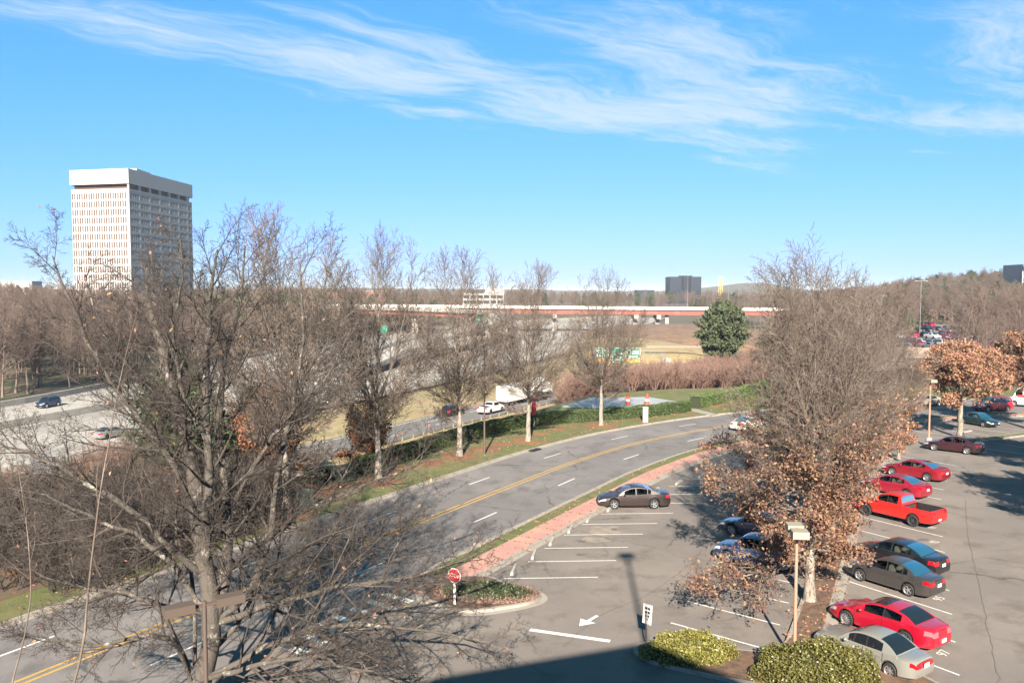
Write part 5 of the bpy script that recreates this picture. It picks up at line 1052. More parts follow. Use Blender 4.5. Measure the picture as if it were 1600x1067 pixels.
# box trucks
def box_truck(px, t, label, Lb=6.5):
    P = cF * (1 - t) + cN * t; u = P[:, 0] / P[:, 1]; i = int(np.argmin(np.abs(u - (px - 800) / FPX) + (P[:, 1] < 70) * 9)); h = atan2(P[i + 1][1] - P[i - 1][1], P[i + 1][0] - P[i - 1][0])
    r = empty('box_truck', (P[i][0], P[i][1], -3.88), h, label, 'truck'); mb = MB(); mb.box((-.6, 0, 2.05), (Lb, 2.4, 2.5)); mb.build('cargo_box', M['white'], r)
    mb = MB(); mb.box((Lb / 2 + .5, 0, 1.2), (1.9, 2.1, 1.0)); mb.box((Lb / 2 + .25, 0, 1.95), (1.3, 2.0, .6), taper=.85); mb.build('cab', P_['white'], r); mb = MB(); mb.box((Lb / 2 + .92, 0, 1.92), (.04, 1.7, .45)); mb.build('windshield', M['glassdark'], r)
    mb = MB(); mb.box((0, 0, .65), (Lb + 1.5, 1.6, .25)); mb.build('chassis', M['dark'], r)
    for x in (Lb / 2 + .6, -Lb / 2 + 1.1):
        for sg in (1, -1): mb = MB(); mb.lathe([(.001, .13), (.28, .13), (.45, .1), (.45, -.12)], k=14, axis='y'); o = mb.build('wheel', M['black'], r, loc=(x, sg * .95, .45), rz=0 if sg > 0 else pi)
    for sg in (1, -1): mb = MB(); mb.box((0, 0, 0), (.04, .15, .3)); mb.build('taillight', M['redlens'], r, loc=(-.6 - Lb / 2 - .02, sg * 1.05, .95))
box_truck(800, .45, 'white box truck left of the fourth street tree trunk on the frontage road'); box_truck(836, .25, 'second white box truck just right of that trunk, in the far lane', 5)
# parking deck on the right with its cars
DK = [(72, 176), (150, 172), (190, 330), (108, 330)]
mb = MB(); mb.poly(DK, 2.3, -1.2); o = mb.build('parking_deck', M['lot']); dkr = o; link_props(o, 'flat parking deck crowded with cars at the right, beyond the trees', 'parking deck')
for (a, b) in ((DK[0], DK[1]), (DK[0], DK[3])):
    a_, b_ = np.array(a, float), np.array(b, float); c = (a_ + b_) / 2; l = np.linalg.norm(b_ - a_); mb = MB(); mb.box((c[0], c[1] - .2, 2.1), (l + .4, .35, 2.3), rz=atan2(b_[1] - a_[1], b_[0] - a_[0])); o = mb.build('parapet', mat('tan parapet concrete', (.34, .26, .21), .9), dkr)
R = random.Random(12); cc = ['white', 'silver', 'gray', 'black', 'white', 'silver', 'navy', 'crimson', 'beige', 'red']; nm_ = {'white': 'white', 'silver': 'silver', 'gray': 'dark grey', 'black': 'black', 'navy': 'navy', 'crimson': 'crimson', 'beige': 'beige', 'red': 'red'}; kd_ = {'sedan': 'sedan', 'suv': 'hatchback', 'van': 'minivan', 'truck': 'pickup'}
ro = ['nearest', 'second', 'third', 'fourth', 'fifth', 'sixth', 'seventh', 'last']; cnt = {}
for j in range(8):
    y = (181, 193, 200, 224, 233, 262, 274, 306)[j]
    for i in range(17):
        if R.random() < .25: continue
        x = np.interp(y, [172, 330], [72, 108]) + 2.5 + i * 3.1; col = R.choice(cc); kd = R.choice(['sedan', 'sedan', 'suv', 'van', 'truck']) ; key = (col, kd, ro[j])
        far_car(kd, x, y + R.uniform(-.3, .3), 2.32, R.choice((1, -1)) * pi / 2 + .1, col, '%s %s in the %s row of the parking deck' % (nm_[col], kd_[kd], ro[j]), 'cars crowded on the parking deck in the %s row, %s %ss' % (ro[j], nm_[col], kd_[kd]))
# ---------------------------------------------------------------- the building behind the camera whose roof line shades the driveway
HB = 17.9
mb = MB(); foot = [(-5.2, -2.3), (3.1, .75), (17.5, -13.5), (12, -40), (-22, -40), (-14, -10)]; mb.poly(foot, 0, HB); o = mb.build('office_building', mat('tan precast', (.36, .31, .26), .9)); link_props(o, 'tan building behind the viewpoint whose roof shades the driveway', 'building')
r = empty('roof_lamp_post', (3.0, -4.0, HB), 0, 'light pole on the roof, seen only by its long shadow', 'lamp post'); mb = MB(); mb.tube((0, 0, 0), (0, 0, 8.7), .12, .09); mb.build('pole', M['poledark'], r); mb = MB(); mb.box((0, 0, 8.8), (.9, .5, .3)); mb.build('lamp_head', M['lampbrown'], r)

# ---------------------------------------------------------------- lamp posts
def double_lamp(loc, rz, h, arm, head, pm, hm, label, hd=(.62, .62, .28)):
    r = empty('lamp_post', loc, rz, label, 'lamp post'); mb = MB(); mb.tube((0, 0, 0), (0, 0, h), .075, .06, k=10); mb.box((0, 0, h - .12), (arm * 2, .09, .09)); mb.build('pole', pm, r, smooth=40)
    for s in (1, -1):
        mb = MB(); mb.box((0, 0, 0), hd); a = mb.build('lamp_head', hm, r, loc=(s * (arm + hd[0] / 2), 0, h - .1)); mb = MB(); mb.box((0, 0, -hd[2] / 2 - .012), (hd[0] * .8, hd[1] * .8, .02)); mb.build('lens', M['clearlens'], a)
double_lamp((11.35, 32.4, .1), 1.45, 5.45, .15, .6, M['pole'], M['lampbox'], 'double-headed lamp on a pinkish brown pole rising from the large bush')
double_lamp((-9.35, 24.6, .1), .62, 5.45, .32, .9, M['poledark'], M['lampbrown'], 'dark double-headed lamp in front of the huge bare tree', hd=(.85, .45, .26))
lampf = lambda loc, h, label: (lambda r: (MB_tube(r, h)))(empty('lamp_post', loc, 0, label, 'lamp post'))
def MB_tube(r, h):
    mb = MB(); mb.tube((0, 0, .7), (0, 0, h), .09, .08); mb.build('pole', M['pole'], r); mb = MB(); mb.tube((0, 0, 0), (0, 0, .75), .3, .28, k=14); mb.build('footing', M['barrier'], r, smooth=40)
    for s in (1, -1): mb = MB(); mb.box((0, s * .4, h - .1), (.6, .6, .26)); mb.build('lamp_head', M['lampbox'], r)
lampf((*G(1451, 697), .1), 6.4, 'brown lamp pole on a round concrete footing at the tip of the median')
def far_pole(x, y, z0, h, label, m='steel', arm=2.2, r_=.12):
    r = empty('light_pole', (x, y, z0), 0, label, 'lamp post'); mb = MB(); mb.tube((0, 0, 0), (0, 0, h), r_, r_ * .6, k=6); mb.build('pole', M[m], r)
    if arm: mb = MB(); mb.box((0, 0, h), (arm * 2, .12, .12)); mb.box((arm, 0, h - .05), (.7, .35, .2)); mb.box((-arm, 0, h - .05), (.7, .35, .2)); mb.build('arm', M[m], r)
far_pole(126, 255, 0, 18.5, 'tall twin-armed light pole above the parking deck, further right', m='steel', arm=1.6, r_=.09)
far_pole(104, 228, 0, 14.0, 'shorter twin-armed light pole above the parking deck, further left', m='steel', arm=1.6, r_=.09)
far_pole(70, 172, 0, 12.3, 'dark single light pole in front of the parking deck', m='poledark', arm=0)
far_pole(86, 405, 6, 17, 'thin light pole on the overpass in front of the dark glass building', arm=0); far_pole(136, 520, 0, 22, 'thin light pole left of the yellow crane', arm=0); far_pole(198, 520, 0, 19, 'thin light pole right of the yellow crane', arm=0)
p = G(757, 712); r = empty('light_pole', (p[0], p[1], .1), 0, 'thin dark pole standing on the verge by the third street tree', 'pole'); mb = MB(); mb.tube((0, 0, 0), (0, 0, 9.9), .09, .06, k=8); mb.build('pole', M['poledark'], r); mb = MB(); mb.box((0, .1, 9.9), (.16, .5, .14)); mb.build('lamp_head', M['poledark'], r)

# ---------------------------------------------------------------- signs near by
r = empty('stop_sign', (-2.72, 38.35, .15), 0, 'red octagonal stop sign with a bent white post on the kerbed island', 'sign')
mb = MB(); mb.box((0, 0, .52), (.11, .06, 1.15)); mb.build('post', M['white'], r)
def octa(Rr, y, t, mb): 
    v = [(Rr * cos(pi / 8 + k * pi / 4), y, 0 + Rr * sin(pi / 8 + k * pi / 4)) for k in range(8)]; v += [(a, y - t, b) for a, _, b in v]; mb.add(v, [tuple(range(8)), tuple(range(15, 7, -1))] + [(i, 8 + i, 8 + (i + 1) % 8, (i + 1) % 8) for i in range(8)])
pl = empty('sign_plate', (0, -.05, 1.42)); pl.parent = r; pl.rotation_euler = (0, radians(5), radians(-28))
mb = MB(); octa(.37, 0, .012, mb); mb.build('white_border', M['white'], pl); mb = MB(); octa(.335, -.016, .012, mb); mb.build('red_face', M['signred'], pl)
me = text_mesh('STOP', .25, 'lettering'); o = link('lettering', me, [M['white']], pl); o.rotation_euler = (pi / 2, 0, 0); o.location = (0, -.034, 0)
r = empty('parking_sign', (*G(1009, 1010), .12), 0, 'small white sign with black print at the corner of the low bush', 'sign'); mb = MB(); mb.tube((0, 0, 0), (0, 0, 1.35), .03); mb.build('post', M['poledark'], r)
mb = MB(); mb.box((0, 0, 0), (.42, .02, .85)); b = mb.build('sign_plate', M['white'], r, loc=(.05, -.04, 1.3)); b.rotation_euler = (0, radians(4), radians(-38)); mb = MB()
for z, w_ in ((.25, .28), (.08, .26), (-.08, .22), (-.22, .12)):
    for s in (-1, 1): mb.box((s * w_ / 4, -.014, z), (w_ / 2 - .03, .006, .09))
mb.build('print', M['trim'], b)
r = empty('red_marker', (*G(834, 668), .1), 0, 'tall red oval marker on a white post, right of the fourth street tree', 'sign'); mb = MB(); mb.box((0, 0, .6), (.14, .14, 1.3)); mb.build('post', M['white'], r)
mb = MB(); n = 16; v = [(.28 * cos(2 * pi * k / n) + .04 * sin(2 * pi * k / n), -.08, 2.05 + .95 * sin(2 * pi * k / n)) for k in range(n)]; v += [(a, .06, c) for a, _, c in v]; mb.add(v, [tuple(range(n)), tuple(range(2 * n - 1, n - 1, -1))] + [(i, n + i, n + (i + 1) % n, (i + 1) % n) for i in range(n)]); mb.build('oval_panel', M['signred'], r)
r = empty('monument_post', (*G(1008, 661), .1), 0, 'square white concrete post on the verge in front of the hedge', 'post'); mb = MB(); mb.box((0, 0, .85), (.55, .5, 1.7)); mb.box((0, 0, 1.72), (.62, .57, .07)); mb.build('shaft', M['white'], r)
for i, (px, lab) in enumerate(((981, 'left one of the two orange and white barrels on the concrete pad'), (1011, 'right one of the two orange and white barrels on the concrete pad'))):
    p = G(px, 634); r = empty('traffic_barrel', (p[0], p[1], .19), 0, lab, 'barrel'); mb = MB(); mb.lathe([(.36, 0), (.36, .1), (.29, .12), (.29, .45)], k=14); mb.lathe([(.25, .72), (.24, 1.0), (.1, 1.15), (.1, 1.25)], k=14); mb.build('body', M['orange'], r, smooth=40); mb = MB(); mb.lathe([(.29, .45), (.25, .72)], k=14); mb.build('reflective_band', M['white'], r)
    mb = MB(); mb.lathe([(.001, 1.40), (.16, 1.38), (.2, 1.25), (.1, 1.2)], k=10); mb.build('lamp', M['signred'], r, smooth=40)
r = empty('utility_box', (-22.3, 41.6, .1), .5, 'mottled green utility box on the grass at the left', 'utility box'); mb = MB(); mb.box((0, 0, .42), (1.5, 1.1, .84), taper=.97); mb.build('cabinet', M['boxgreen'], r); mb = MB(); mb.box((0, -.04, .89), (1.56, 1.2, .1), rx=radians(-4)); mb.build('lid', M['boxgreen'], r); mb = MB(); mb.box((0, 0, .0), (1.7, 1.3, .1)); mb.build('plinth', M['barrier'], r)
r = empty('utility_box', (-14.3, 55.9, .1), .9, 'dark green utility cabinet just behind the nearest street tree', 'utility box'); mb = MB(); mb.box((0, 0, .6), (1.1, .8, 1.2)); mb.build('cabinet', M['boxgreen'], r); mb = MB(); mb.box((0, 0, 1.22), (1.16, .86, .06)); mb.build('lid', M['boxgreen'], r)
mb = MB(); mb.box((0, 0, .03), (1.5, .5, .1)); o = mb.build('storm_drain', M['dark'], loc=(*G(836, 704), .05), rz=.95); link_props(o, 'dark kerb inlet beside the fourth street tree', 'storm drain')
mb = MB(); mb.box((0, 0, 1.0), (2.6, .5, 2.2)); o = mb.build('cabinet', mat('grey sign back', (.12, .12, .13), .7), loc=(-48.2, 84.0, -4), rz=-.2); link_props(o, 'dark grey box standing against the pale highway barrier at the left', 'cabinet')
# yellow diamond
def post_sign(x, y, z0, h, label, plate):
    r = empty('road_sign', (x, y, z0), 0, label, 'sign'); mb = MB(); mb.tube((0, 0, 0), (0, 0, h), .05, k=6); mb.build('post', M['steel'], r); plate(r, h); return r
def diamond(r, h):
    mb = MB(); a = .72; mb.add([(0, -.06, h - a), (a, -.06, h), (0, -.06, h + a), (-a, -.06, h)], [(0, 1, 2, 3)]); mb.add([(0, -.03, h - a), (a, -.03, h), (0, -.03, h + a), (-a, -.03, h)], [(3, 2, 1, 0)]); mb.build('sign_plate', M['signyellow'], r)
x, y, z = PX(906, 606, 143); post_sign(x, y, -3.9, z + 3.9, 'yellow diamond warning sign beside the guard rail', diamond)
# gantry with three green boards
r = empty('sign_gantry', (0, 0, 0), 0, 'overhead highway gantry with three green boards and yellow tabs', 'sign'); D = 184
xl, _, zt = PX(904, 560, D); xr, _, _ = PX(1034, 560, D); zb = PX(0, 556, D)[2]
mb = MB(); mb.tube((xl, D, -4), (xl, D, zt + 1.2), .16, k=6); mb.tube((xl + .8, D, -4), (xl + .8, D, zt + 1.2), .16, k=6); mb.build('column', M['steel'], r)
mb = MB(); mb.tube((xr, D, -4), (xr, D, zt + 1.2), .16, k=6); mb.tube((xr + .8, D, -4), (xr + .8, D, zt + 1.2), .16, k=6); mb.build('column', M['steel'], r)
mb = MB()
for zz in (zb, zb + 1.0): mb.tube((xl, D + .35, zz), (xr + .8, D + .35, zz), .07, k=5)
for k_ in range(10):
    a = xl + (xr - xl) * k_ / 10; b = xl + (xr - xl) * (k_ + 1) / 10; mb.tube((a, D + .35, zb + (k_ % 2)), (b, D + .35, zb + ((k_ + 1) % 2)), .04, k=4)
mb.build('truss', M['steel'], r)
def board(px0, px1, py0, py1, art):
    a = PX(px0, py0, D); b = PX(px1, py1, D); w_, h = b[0] - a[0], a[2] - b[2]; q = empty('board', ((a[0] + b[0]) / 2, D, (a[2] + b[2]) / 2)); q.parent = r
    mb = MB(); mb.box((0, 0, 0), (w_, .1, h)); mb.build('border', M['white'], q); mb = MB(); mb.box((0, -.06, 0), (w_ - .16, .04, h - .16)); mb.build('green_face', M['signgreen'], q); mb = MB()
    for (x0, z0, ww, hh, mm) in art:
        mb.box((x0 * w_, -.09, z0 * h), (ww * w_, .02, hh * h), m=mm)
    mb.build('legend', [M['white'], M['signblue'], M['signred']], q)
board(928, 951, 544, 559, [(-.3, .1, .2, .35, 0), (-.3, .08, .16, .25, 1), (.15, .25, .5, .1, 0), (.15, 0, .5, .1, 0), (0, -.28, .6, .1, 0)])
board(957, 973.5, 543.5, 566, [(-.12, .12, .28, .26, 0), (-.12, .10, .22, .18, 1), (-.12, .2, .22, .05, 2), (.25, .12, .3, .12, 0), (0, -.15, .7, .08, 0), (0, -.32, .5, .08, 0)])
board(978, 1001, 544, 560, [(-.28, .1, .22, .45, 0), (-.28, .07, .18, .34, 1), (-.28, .24, .18, .08, 2), (.15, .2, .5, .11, 0), (.15, -.02, .45, .11, 0), (0, -.3, .6, .1, 0)])
for (a, b) in ((931, 950), (979, 1000)):
    p0 = PX(a, 561.5, D); p1 = PX(b, 566, D); mb = MB(); mb.box(((p0[0] + p1[0]) / 2, D, (p0[2] + p1[2]) / 2), (p1[0] - p0[0], .1, p0[2] - p1[2])); mb.build('exit_tab', M['signorange'], r)
x, y, z = PX(921, 553, 205); post_sign(x, y, -4, z + 4, 'small yellow warning sign left of the green boards', diamond)
# blue and white back-to-back signs right of the gantry
x, y, z = PX(1045, 563, 172)
def white_plates(r, h): mb = MB(); mb.box((0, 0, h), (1.0, .06, .9)); mb.box((.15, 0, h - 1.6), (1.2, .06, 1.6)); mb.build('sign_plate', M['barrier'], r)
post_sign(x, y, -3.9, z + 3.9, 'pale stacked signs on a pole right of the green boards', white_plates)

# ---------------------------------------------------------------- overpass and ramp
M['girder'] = mat('weathered red girder', (.30, .085, .06), .75, cols=[((.20, .06, .045), (.03, .03, 1.5), .5, .65), ((.38, .14, .10), (.2, .2, .1), .55, .7)])
fo_ = catmull([(-330, 470), (-200, 430), (-110, 408), (-45, 400), (40, 398), (120, 402), (200, 415), (300, 440)], 4); nF = len(fo_); zz = np.interp(fo_[:, 0], [-330, -45, 140, 300], [9.5, 8.0, 6.3, 5.2])
r = empty('overpass', (0, 0, 0), 0, 'long flyover with white parapet and red steel girders crossing the view', 'overpass')
ribbon(offs(fo_, 6), offs(fo_, -6), zz, M['hwy'], 'deck', kind=None, z0=-100.45, parent=r)
ribbon(offs(fo_, -5.7), offs(fo_, -6.15), zz + .95, M['white'], 'parapet', kind=None, z0=-101.25, parent=r); ribbon(offs(fo_, 6.15), offs(fo_, 5.7), zz + .95, M['white'], 'parapet', kind=None, z0=-101.25, parent=r)
for o2 in (-5.0, -1.8, 1.8, 5.0): ribbon(offs(fo_, o2 + .15), offs(fo_, o2 - .15), zz - .42, M['girder'], 'girder', kind=None, z0=-102.3, parent=r)
for px in (790, 866, 992, 1027, 1150, 1225):
    x = (px - 800) / FPX * 398; i = int(np.argmin(np.abs(fo_[:, 0] - x))); y = fo_[i][1]; z = zz[i]; zg = float(hgt(x, y))
    mb = MB(); mb.box((x, y, (zg + z - 4.6) / 2 - .5), (1.9, 2.2, z - 4.6 - zg + 1)); mb.box((x, y, z - 3.7), (2.0, 10, 1.9), taper=1.0); mb.build('pier', M['barrier'], r)
# lower second deck seen under the girders at the right
sd2 = catmull([(60, 440), (110, 436), (160, 440), (215, 452)], 6); o = ribbon(offs(sd2, 4), offs(sd2, -4), 4.6, M['barrier'], 'lower_overpass', kind=None, z0=3.5); link_props(o, 'thin pale lower bridge deck under the red girders near the green pine', 'bridge')
for x, y in ((82, 438), (112, 436)): mb = MB(); mb.box((0, 0, 0), (2.0, 2.0, 9), taper=.8); o = mb.build('pier', M['barrier'], o if False else None, loc=(x, y, 0)); link_props(o, 'pale leaning pier under the lower bridge, %s' % ('left of the bushes' if x < 100 else 'beside the green pine'), 'pier')
rp = catmull([(-250, 445), (-150, 415), (-80, 392), (-35, 372), (-8, 345), (-6, 315), (-14, 280), (-26, 240), (-34, 205), (-40, 170)], 4); rz2 = np.interp(np.arange(len(rp)) / len(rp), [0, .35, .6, .8, 1], [9.2, 8.0, 6.2, 1.5, -3.85])
r = empty('curved_ramp', (0, 0, 0), 0, 'pale curved ramp swinging down from the flyover to the highway', 'ramp')
ribbon(offs(rp, 5), offs(rp, -5), rz2, M['hwy'], 'deck', kind=None, z0=-100.5, parent=r)
for s in (1, -1): ribbon(offs(rp, s * 5.0 + .22), offs(rp, s * 5.0 - .22), rz2 + .9, M['barrier'], 'parapet', kind=None, z0=-101.2, parent=r)
k1 = int(len(rp) * .74)
for s in (3.6, -3.6): ribbon(offs(rp, s + .15)[:k1], offs(rp, s - .15)[:k1], (rz2 - .5)[:k1], M['girder'], 'girder', kind=None, z0=-101.8, parent=r)
for f in (.38, .5, .6, .68):
    i = int(f * len(rp)); mb = MB(); mb.box((rp[i][0], rp[i][1], (rz2[i] - 2 - 4.3) / 2), (3, 2, rz2[i] - 2 + 4.3)); mb.build('pier', M['barrier'], r)
x, y, z = PX(752, 499, 300); rs = empty('green_road_sign', (x, y, 6), 0, 'small green sign on the curved ramp parapet', 'sign'); mb = MB(); mb.box((0, 0, z - 6), (2.6, .12, 2.2)); mb.build('sign_plate', M['signgreen'], rs); mb = MB(); mb.tube((0, 0.1, 0), (0, .1, z - 6), .1, k=6); mb.build('post', M['steel'], rs)
x, y, z = PX(600, 514, 240); rs = empty('green_road_sign', (x, y, -4), 0, 'small green sign over the highway behind the second street tree', 'sign'); mb = MB(); mb.box((0, 0, z + 4), (2.2, .12, 2.4)); mb.build('sign_plate', M['signgreen'], rs); mb = MB(); mb.tube((0, .1, 0), (0, .1, z + 4), .1, k=6); mb.build('post', M['steel'], rs)
# dry embankment under the overpass and a retaining wall
def mound(name, cx, cy, rx, ry, h, m, z0=-4.4, seed=0):
    V, F = lump(rx, ry, h, seed, 28); me = mesh_np(name, V, F, True); me.materials.append(M[m]); o = bpy.data.objects.new(name, me); COL.objects.link(o); o.location = (cx, cy, z0); o['kind'] = 'structure'; return o
mound('embankment', 68, 330, 42, 70, 6.3, 'bank', seed=1); mound('embankment', 105, 300, 40, 48, 4.5, 'bank', seed=2); mound('grassy_bank', 38, 262, 22, 50, 4.2, 'gold', seed=3)
a = PX(1010, 540, 225); b = PX(1115, 543, 225); mb = MB(); mb.box(((a[0] + b[0]) / 2, 225, a[2] - .3), (b[0] - a[0], .5, .55)); o = mb.build('retaining_wall', mat('weathered wall', (.27, .22, .17), .9)); link_props(o, 'low pale retaining wall above the thicket, left of the dark pine', 'wall')

# ---------------------------------------------------------------- buildings in the distance
M['precast'] = mat('white precast concrete', (.505, .49, .47), .8); M['towerglass'] = mat('bronze tinted glass', (.13, .075, .055), .6, spec=.25)
M['blueglass'] = mat('blue black curtain glass', (.008, .012, .02), .4, spec=.15); M['blueband'] = mat('blue grey spandrel', (.026, .036, .055), .6, spec=.15)
r = empty('office_tower', (-185.2, 403, 0), 0, 'tall white office tower with deep-set windows and a blank top band', 'building')
e1 = Vector((-.975, .222, 0)).normalized(); e2 = Vector((.105, .994, 0)).normalized()
def fpt(e, s, z, out=0):
    o = Vector((e2.x, e2.y, 0)) if e is e1 else Vector((e1.x, e1.y, 0)); v = e * s - o * out; return (v.x, v.y, z)
W1, W2 = 32.5, 62; ZB, ZT = 10.5, 74.6; FL = 3.95; nfl = 14
zt0 = 64.2       # top of the window grid
mb = MB(); c0 = Vector((0, 0, 0)); pts = [(0, 0), (e1.x * W1, e1.y * W1), (e1.x * W1 + e2.x * W2, e1.y * W1 + e2.y * W2), (e2.x * W2, e2.y * W2)]
ins = [(p[0] * .99 + (pts[0][0] + pts[2][0]) / 2 * .01, p[1] * .99 + (pts[0][1] + pts[2][1]) / 2 * .01) for p in pts]
ins2 = [(p[0] * .95 + (pts[0][0] + pts[2][0]) / 2 * .05, p[1] * .95 + (pts[0][1] + pts[2][1]) / 2 * .05) for p in pts]
mb.poly(ins, -2, zt0); mb.build('glazing', M['towerglass'], r); mb = MB(); mb.poly(ins2, zt0, 68); mb.build('recessed_storey', M['towerglass'], r)
out_ = [(p[0] * 1.02 - (pts[0][0] + pts[2][0]) / 2 * .02, p[1] * 1.02 - (pts[0][1] + pts[2][1]) / 2 * .02) for p in pts]
mb = MB(); mb.poly(out_, 67.4, ZT); mb.build('roof_fascia', M['precast'], r)
mb = MB(); c_ = ((pts[0][0] + pts[2][0]) / 2, (pts[0][1] + pts[2][1]) / 2); mb.box((c_[0] + 4, c_[1] - 14, ZT + .9), (14, 16, 1.8)); mb.build('penthouse', M['precast'], r)
mb = MB()
def slab(e, s0, s1, z0, z1, out, mb):   # panel proud of the glazing
    d = Vector((e2.x, e2.y, 0)) if e is e1 else Vector((e1.x, e1.y, 0)); a = e * s0; b = e * s1; P = [a - d * out, b - d * out, b + d * .9, a + d * .9]; v = [(p.x, p.y, z0) for p in P] + [(p.x, p.y, z1) for p in P]
    mb.add(v, [(0, 3, 2, 1), (4, 5, 6, 7), (0, 1, 5, 4), (1, 2, 6, 5), (2, 3, 7, 6), (3, 0, 4, 7)])
for f in range(nfl + 2):
    z = zt0 - f * FL
    if z < 1: break
    slab(e1, 0, W1, z - 1.05, z, .1, mb); slab(e2, 0, W2, z - 1.2, z, .1, mb)
for z0 in (zt0 - .02,): slab(e1, 0, W1, z0, z0 + 1.0, .16, mb); slab(e2, 0, W2, z0, z0 + .8, .16, mb)
o = mb.build('floor_bands', M['precast'], r); o['kind'] = 'stuff'
mb = MB(); n1_ = 24
for i in range(n1_ + 1): s = W1 * i / n1_; slab(e1, max(0, s - .30), min(W1, s + .30), 2, zt0 - .05, 0.03, mb)
bay = W2 / 6.5
for i in range(40):
    s = W2 * i / 39; wide = (i % 6 == 0); slab(e2, max(0, s - (.66 if wide else .48)), min(W2, s + (.66 if wide else .48)), 2, zt0 - .05,   .03 if not wide else .08, mb)
o = mb.build('mullions', M['precast'], r); o['kind'] = 'stuff'
mb = MB()
for i in range(7): s = W2 * (i * 6) / 39; slab(e2, max(0, s - .9), min(W2, s + .9), zt0, 67.5, .1, mb)
mb.build('top_piers', M['precast'], r)
# dark glass block
r = empty('glass_office_block', (222, 1060, 0), 0, 'dark blue glass office block beyond the flyover', 'building'); w_ = 40.5; z0, z1 = -5, 35.0
mb = MB(); mb.box((0, 15, (z0 + z1) / 2), (w_, 30, z1 - z0)); mb.build('core', M['blueglass'], r); mb = MB()
for f in range(11):
    z = z1 - 1.8 - f * 3.6; mb.box((-12.6, -.05, z), (14.4, .3, 1.5 if f > 4 else 2.9)); mb.box((13.6, -.05, z), (12.6, .3, 1.5 if f > 4 else 2.9)); mb.box((0, -.05, z), (3.2, .35, 2.2))
mb.build('spandrel_bands', M['blueband'], r); mb = MB(); mb.box((1.5, 8, z1 + .7), (15, 14, 1.4)); mb.build('roof_plant', M['blueband'], r)
# blue grey low block left of it
mb = MB(); mb.box((0, 0, 0), (26, 20, 30)); o = mb.build('low_office_block', M['blueband'], loc=(192, 1200, 3.5)); link_props(o, 'low blue grey building peeping over the woods left of the dark glass block', 'building')
# garage
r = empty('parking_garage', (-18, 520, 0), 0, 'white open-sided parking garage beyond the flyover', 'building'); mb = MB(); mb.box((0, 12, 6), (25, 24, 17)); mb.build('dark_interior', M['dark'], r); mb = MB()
for f in range(5): mb.box((0, 11.8, .6 + f * 3.3), (26, 25, 1.3))
for i in range(7): mb.box((-12.6 + i * 4.2, -.9, 6), (.7, .6, 17))
mb.box((7, 12, 16), (12, 20, 3)); mb.build('frame', M['precast'], r)
# crane mast
r = empty('tower_crane', (252, 1000, 0), .4, 'yellow lattice crane mast beyond the flyover', 'crane'); mb = MB(); zt = 33.5
for x in (-1.7, 1.7):
    for y in (-1.7, 1.7): mb.tube((x, y, -4), (x, y, zt), .28, k=4)
k_ = -4
while k_ < zt - 3:
    for (a, b) in (((-1.7, -1.7), (1.7, -1.7)), ((1.7, -1.7), (1.7, 1.7)), ((-1.7, -1.7), (-1.7, 1.7))): mb.tube((*a, k_), (*b, k_ + 3.6), .2, k=3); mb.tube((*b, k_), (*a, k_ + 3.6), .2, k=3)
    k_ += 3.6
mb.build('mast', mat('crane yellow', (.75, .47, .12), .6), r)
# grid building on the right with a red sign
r = empty('hillside_office', (318, 505, 8), 0, 'grey office building with white window grid and a red sign at the right edge', 'building'); z1 = 22; mb = MB(); mb.box((4, 10, 5), (22, 20, z1 * 2 - 6)); mb.build('glazing', mat('grey glass', (.10, .12, .15), .3), r); mb = MB()
for f in range(7): mb.box((4, -.1, z1 - 5.5 - f * 3.4), (22, .5, .5))
for i in range(8): mb.box((-7 + i * 3.14, -.15, z1 - 14), (.5, .5, 24))
mb.build('grid', M['precast'], r); mb = MB(); mb.box((0, -.1, z1 - 1.0), (14, .5, 3.2)); mb.build('sign_band', M['blueband'], r); mb = MB(); mb.box((4, -.4, z1 - .8), (11, .3, 2.4)); mb.build('sign', mat('pinkish red sign', (.75, .10, .12), .5), r)
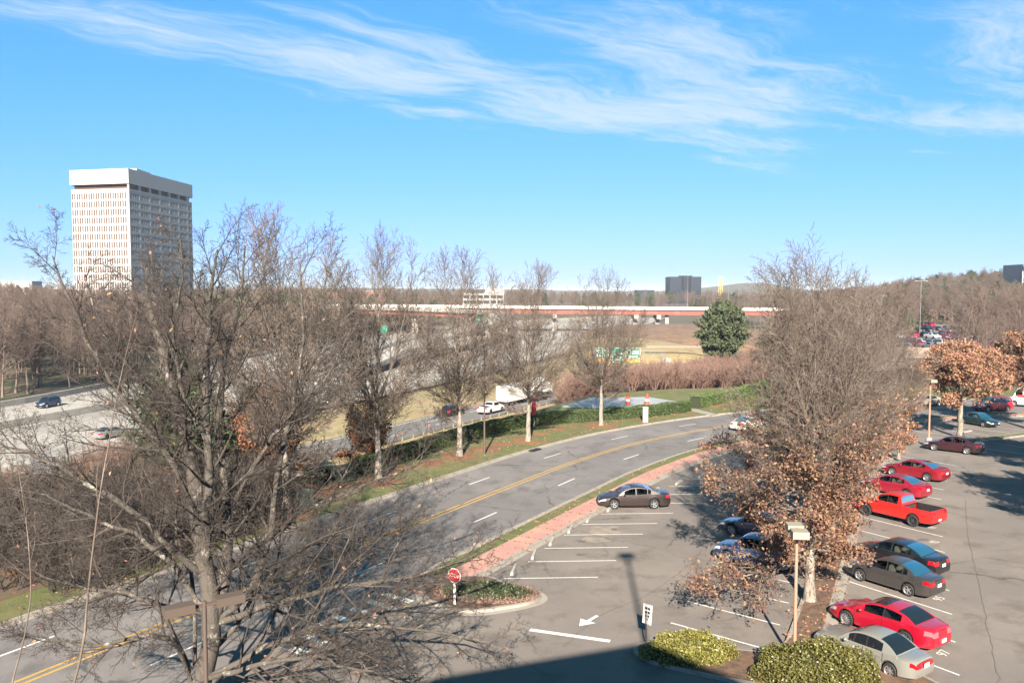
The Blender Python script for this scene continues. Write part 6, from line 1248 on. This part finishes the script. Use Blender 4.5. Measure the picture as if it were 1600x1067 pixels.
# white houses and far roofs
for (px, py, D, w_, h, lab, nm) in ((1534, 466, 420, 9, 5, 'white house among the trees on the right ridge', 'house'), (1525, 481, 380, 7, 4, 'small pale house lower on the right ridge', 'house'), (1502, 459, 600, 12, 4, 'pale roofed house high on the right ridge', 'house'), (1350, 478, 500, 20, 4, 'long grey flat building behind the tall oak crown', 'building'), (10, 440, 700, 42, 16, 'pale grey block on the horizon at the left edge', 'building'), (90, 448, 900, 60, 10, 'faint long building on the horizon left of the white tower', 'building'), (590, 455, 620, 22, 9, 'pink brown building above the highway behind the second street tree', 'building'), (510, 458, 560, 20, 9, 'red brown brick building left of the second street tree', 'building')):
    x, y, z = PX(px, py, D); r = empty(nm, (x, y, z - h), .15, lab, nm)
    wm = M['precast'] if 'white' in lab or 'pale' in lab else (mat('red brown brick wall', (.26, .12, .10), .9) if 'brown' in lab else mat('grey wall', (.35, .36, .38), .8))
    mb = MB(); mb.box((0, w_ / 4, h / 2), (w_, w_ / 2, h)); mb.build('wall', wm, r)
    if nm == 'house':
        mb = MB(); a = w_ / 2 + .4; b = w_ / 2 + .3; mb.add([(-a, -.5, h), (a, -.5, h), (a, b, h), (-a, b, h), (-a, b / 2, h + w_ * .25), (a, b / 2, h + w_ * .25)], [(0, 1, 5, 4), (2, 3, 4, 5), (0, 4, 3), (1, 2, 5)]); mb.build('roof', mat('grey shingle roof', (.30, .28, .26), .9), r)
    else: mb = MB(); mb.box((0, w_ / 4, h + .2), (w_ + .6, w_ / 2 + .6, .4)); mb.build('roof', M['barrier'], r)
    for k in range(3 if nm == 'house' else 5):
        n = 3 if nm == 'house' else 5; mb = MB(); mb.box((0, 0, 0), (w_ / n * .45, .1, h * .3)); mb.build('window', M['glassdark'], r, loc=(-w_ / 2 + w_ * (k + .5) / n, -.03, h * .55))
mb = MB(); x, y, z = PX(1150, 449, 4200); mb.box((0, 0, 0), (75, 40, 9)); o = mb.build('hilltop_building', M['precast'], loc=(x, y, z)); link_props(o, 'tiny white building on top of the far blue hill', 'building')

# ---------------------------------------------------------------- air
mb = MB(); mb.box((0, 0, 37.2), (32000, 32000, 86.0)); hz = mb.build('haze', [])
hm = bpy.data.materials.new('thin winter haze'); hm.use_nodes = True; t = hm.node_tree; t.nodes.clear(); o_ = t.nodes.new('ShaderNodeOutputMaterial'); v = t.nodes.new('ShaderNodeVolumePrincipled'); v.inputs['Color'].default_value = (.86, .92, 1, 1); v.inputs['Density'].default_value = 0.8e-4; v.inputs['Anisotropy'].default_value = 0.0; t.links.new(v.outputs[0], o_.inputs['Volume'])
hz.data.materials.append(hm); hz['kind'] = 'stuff'
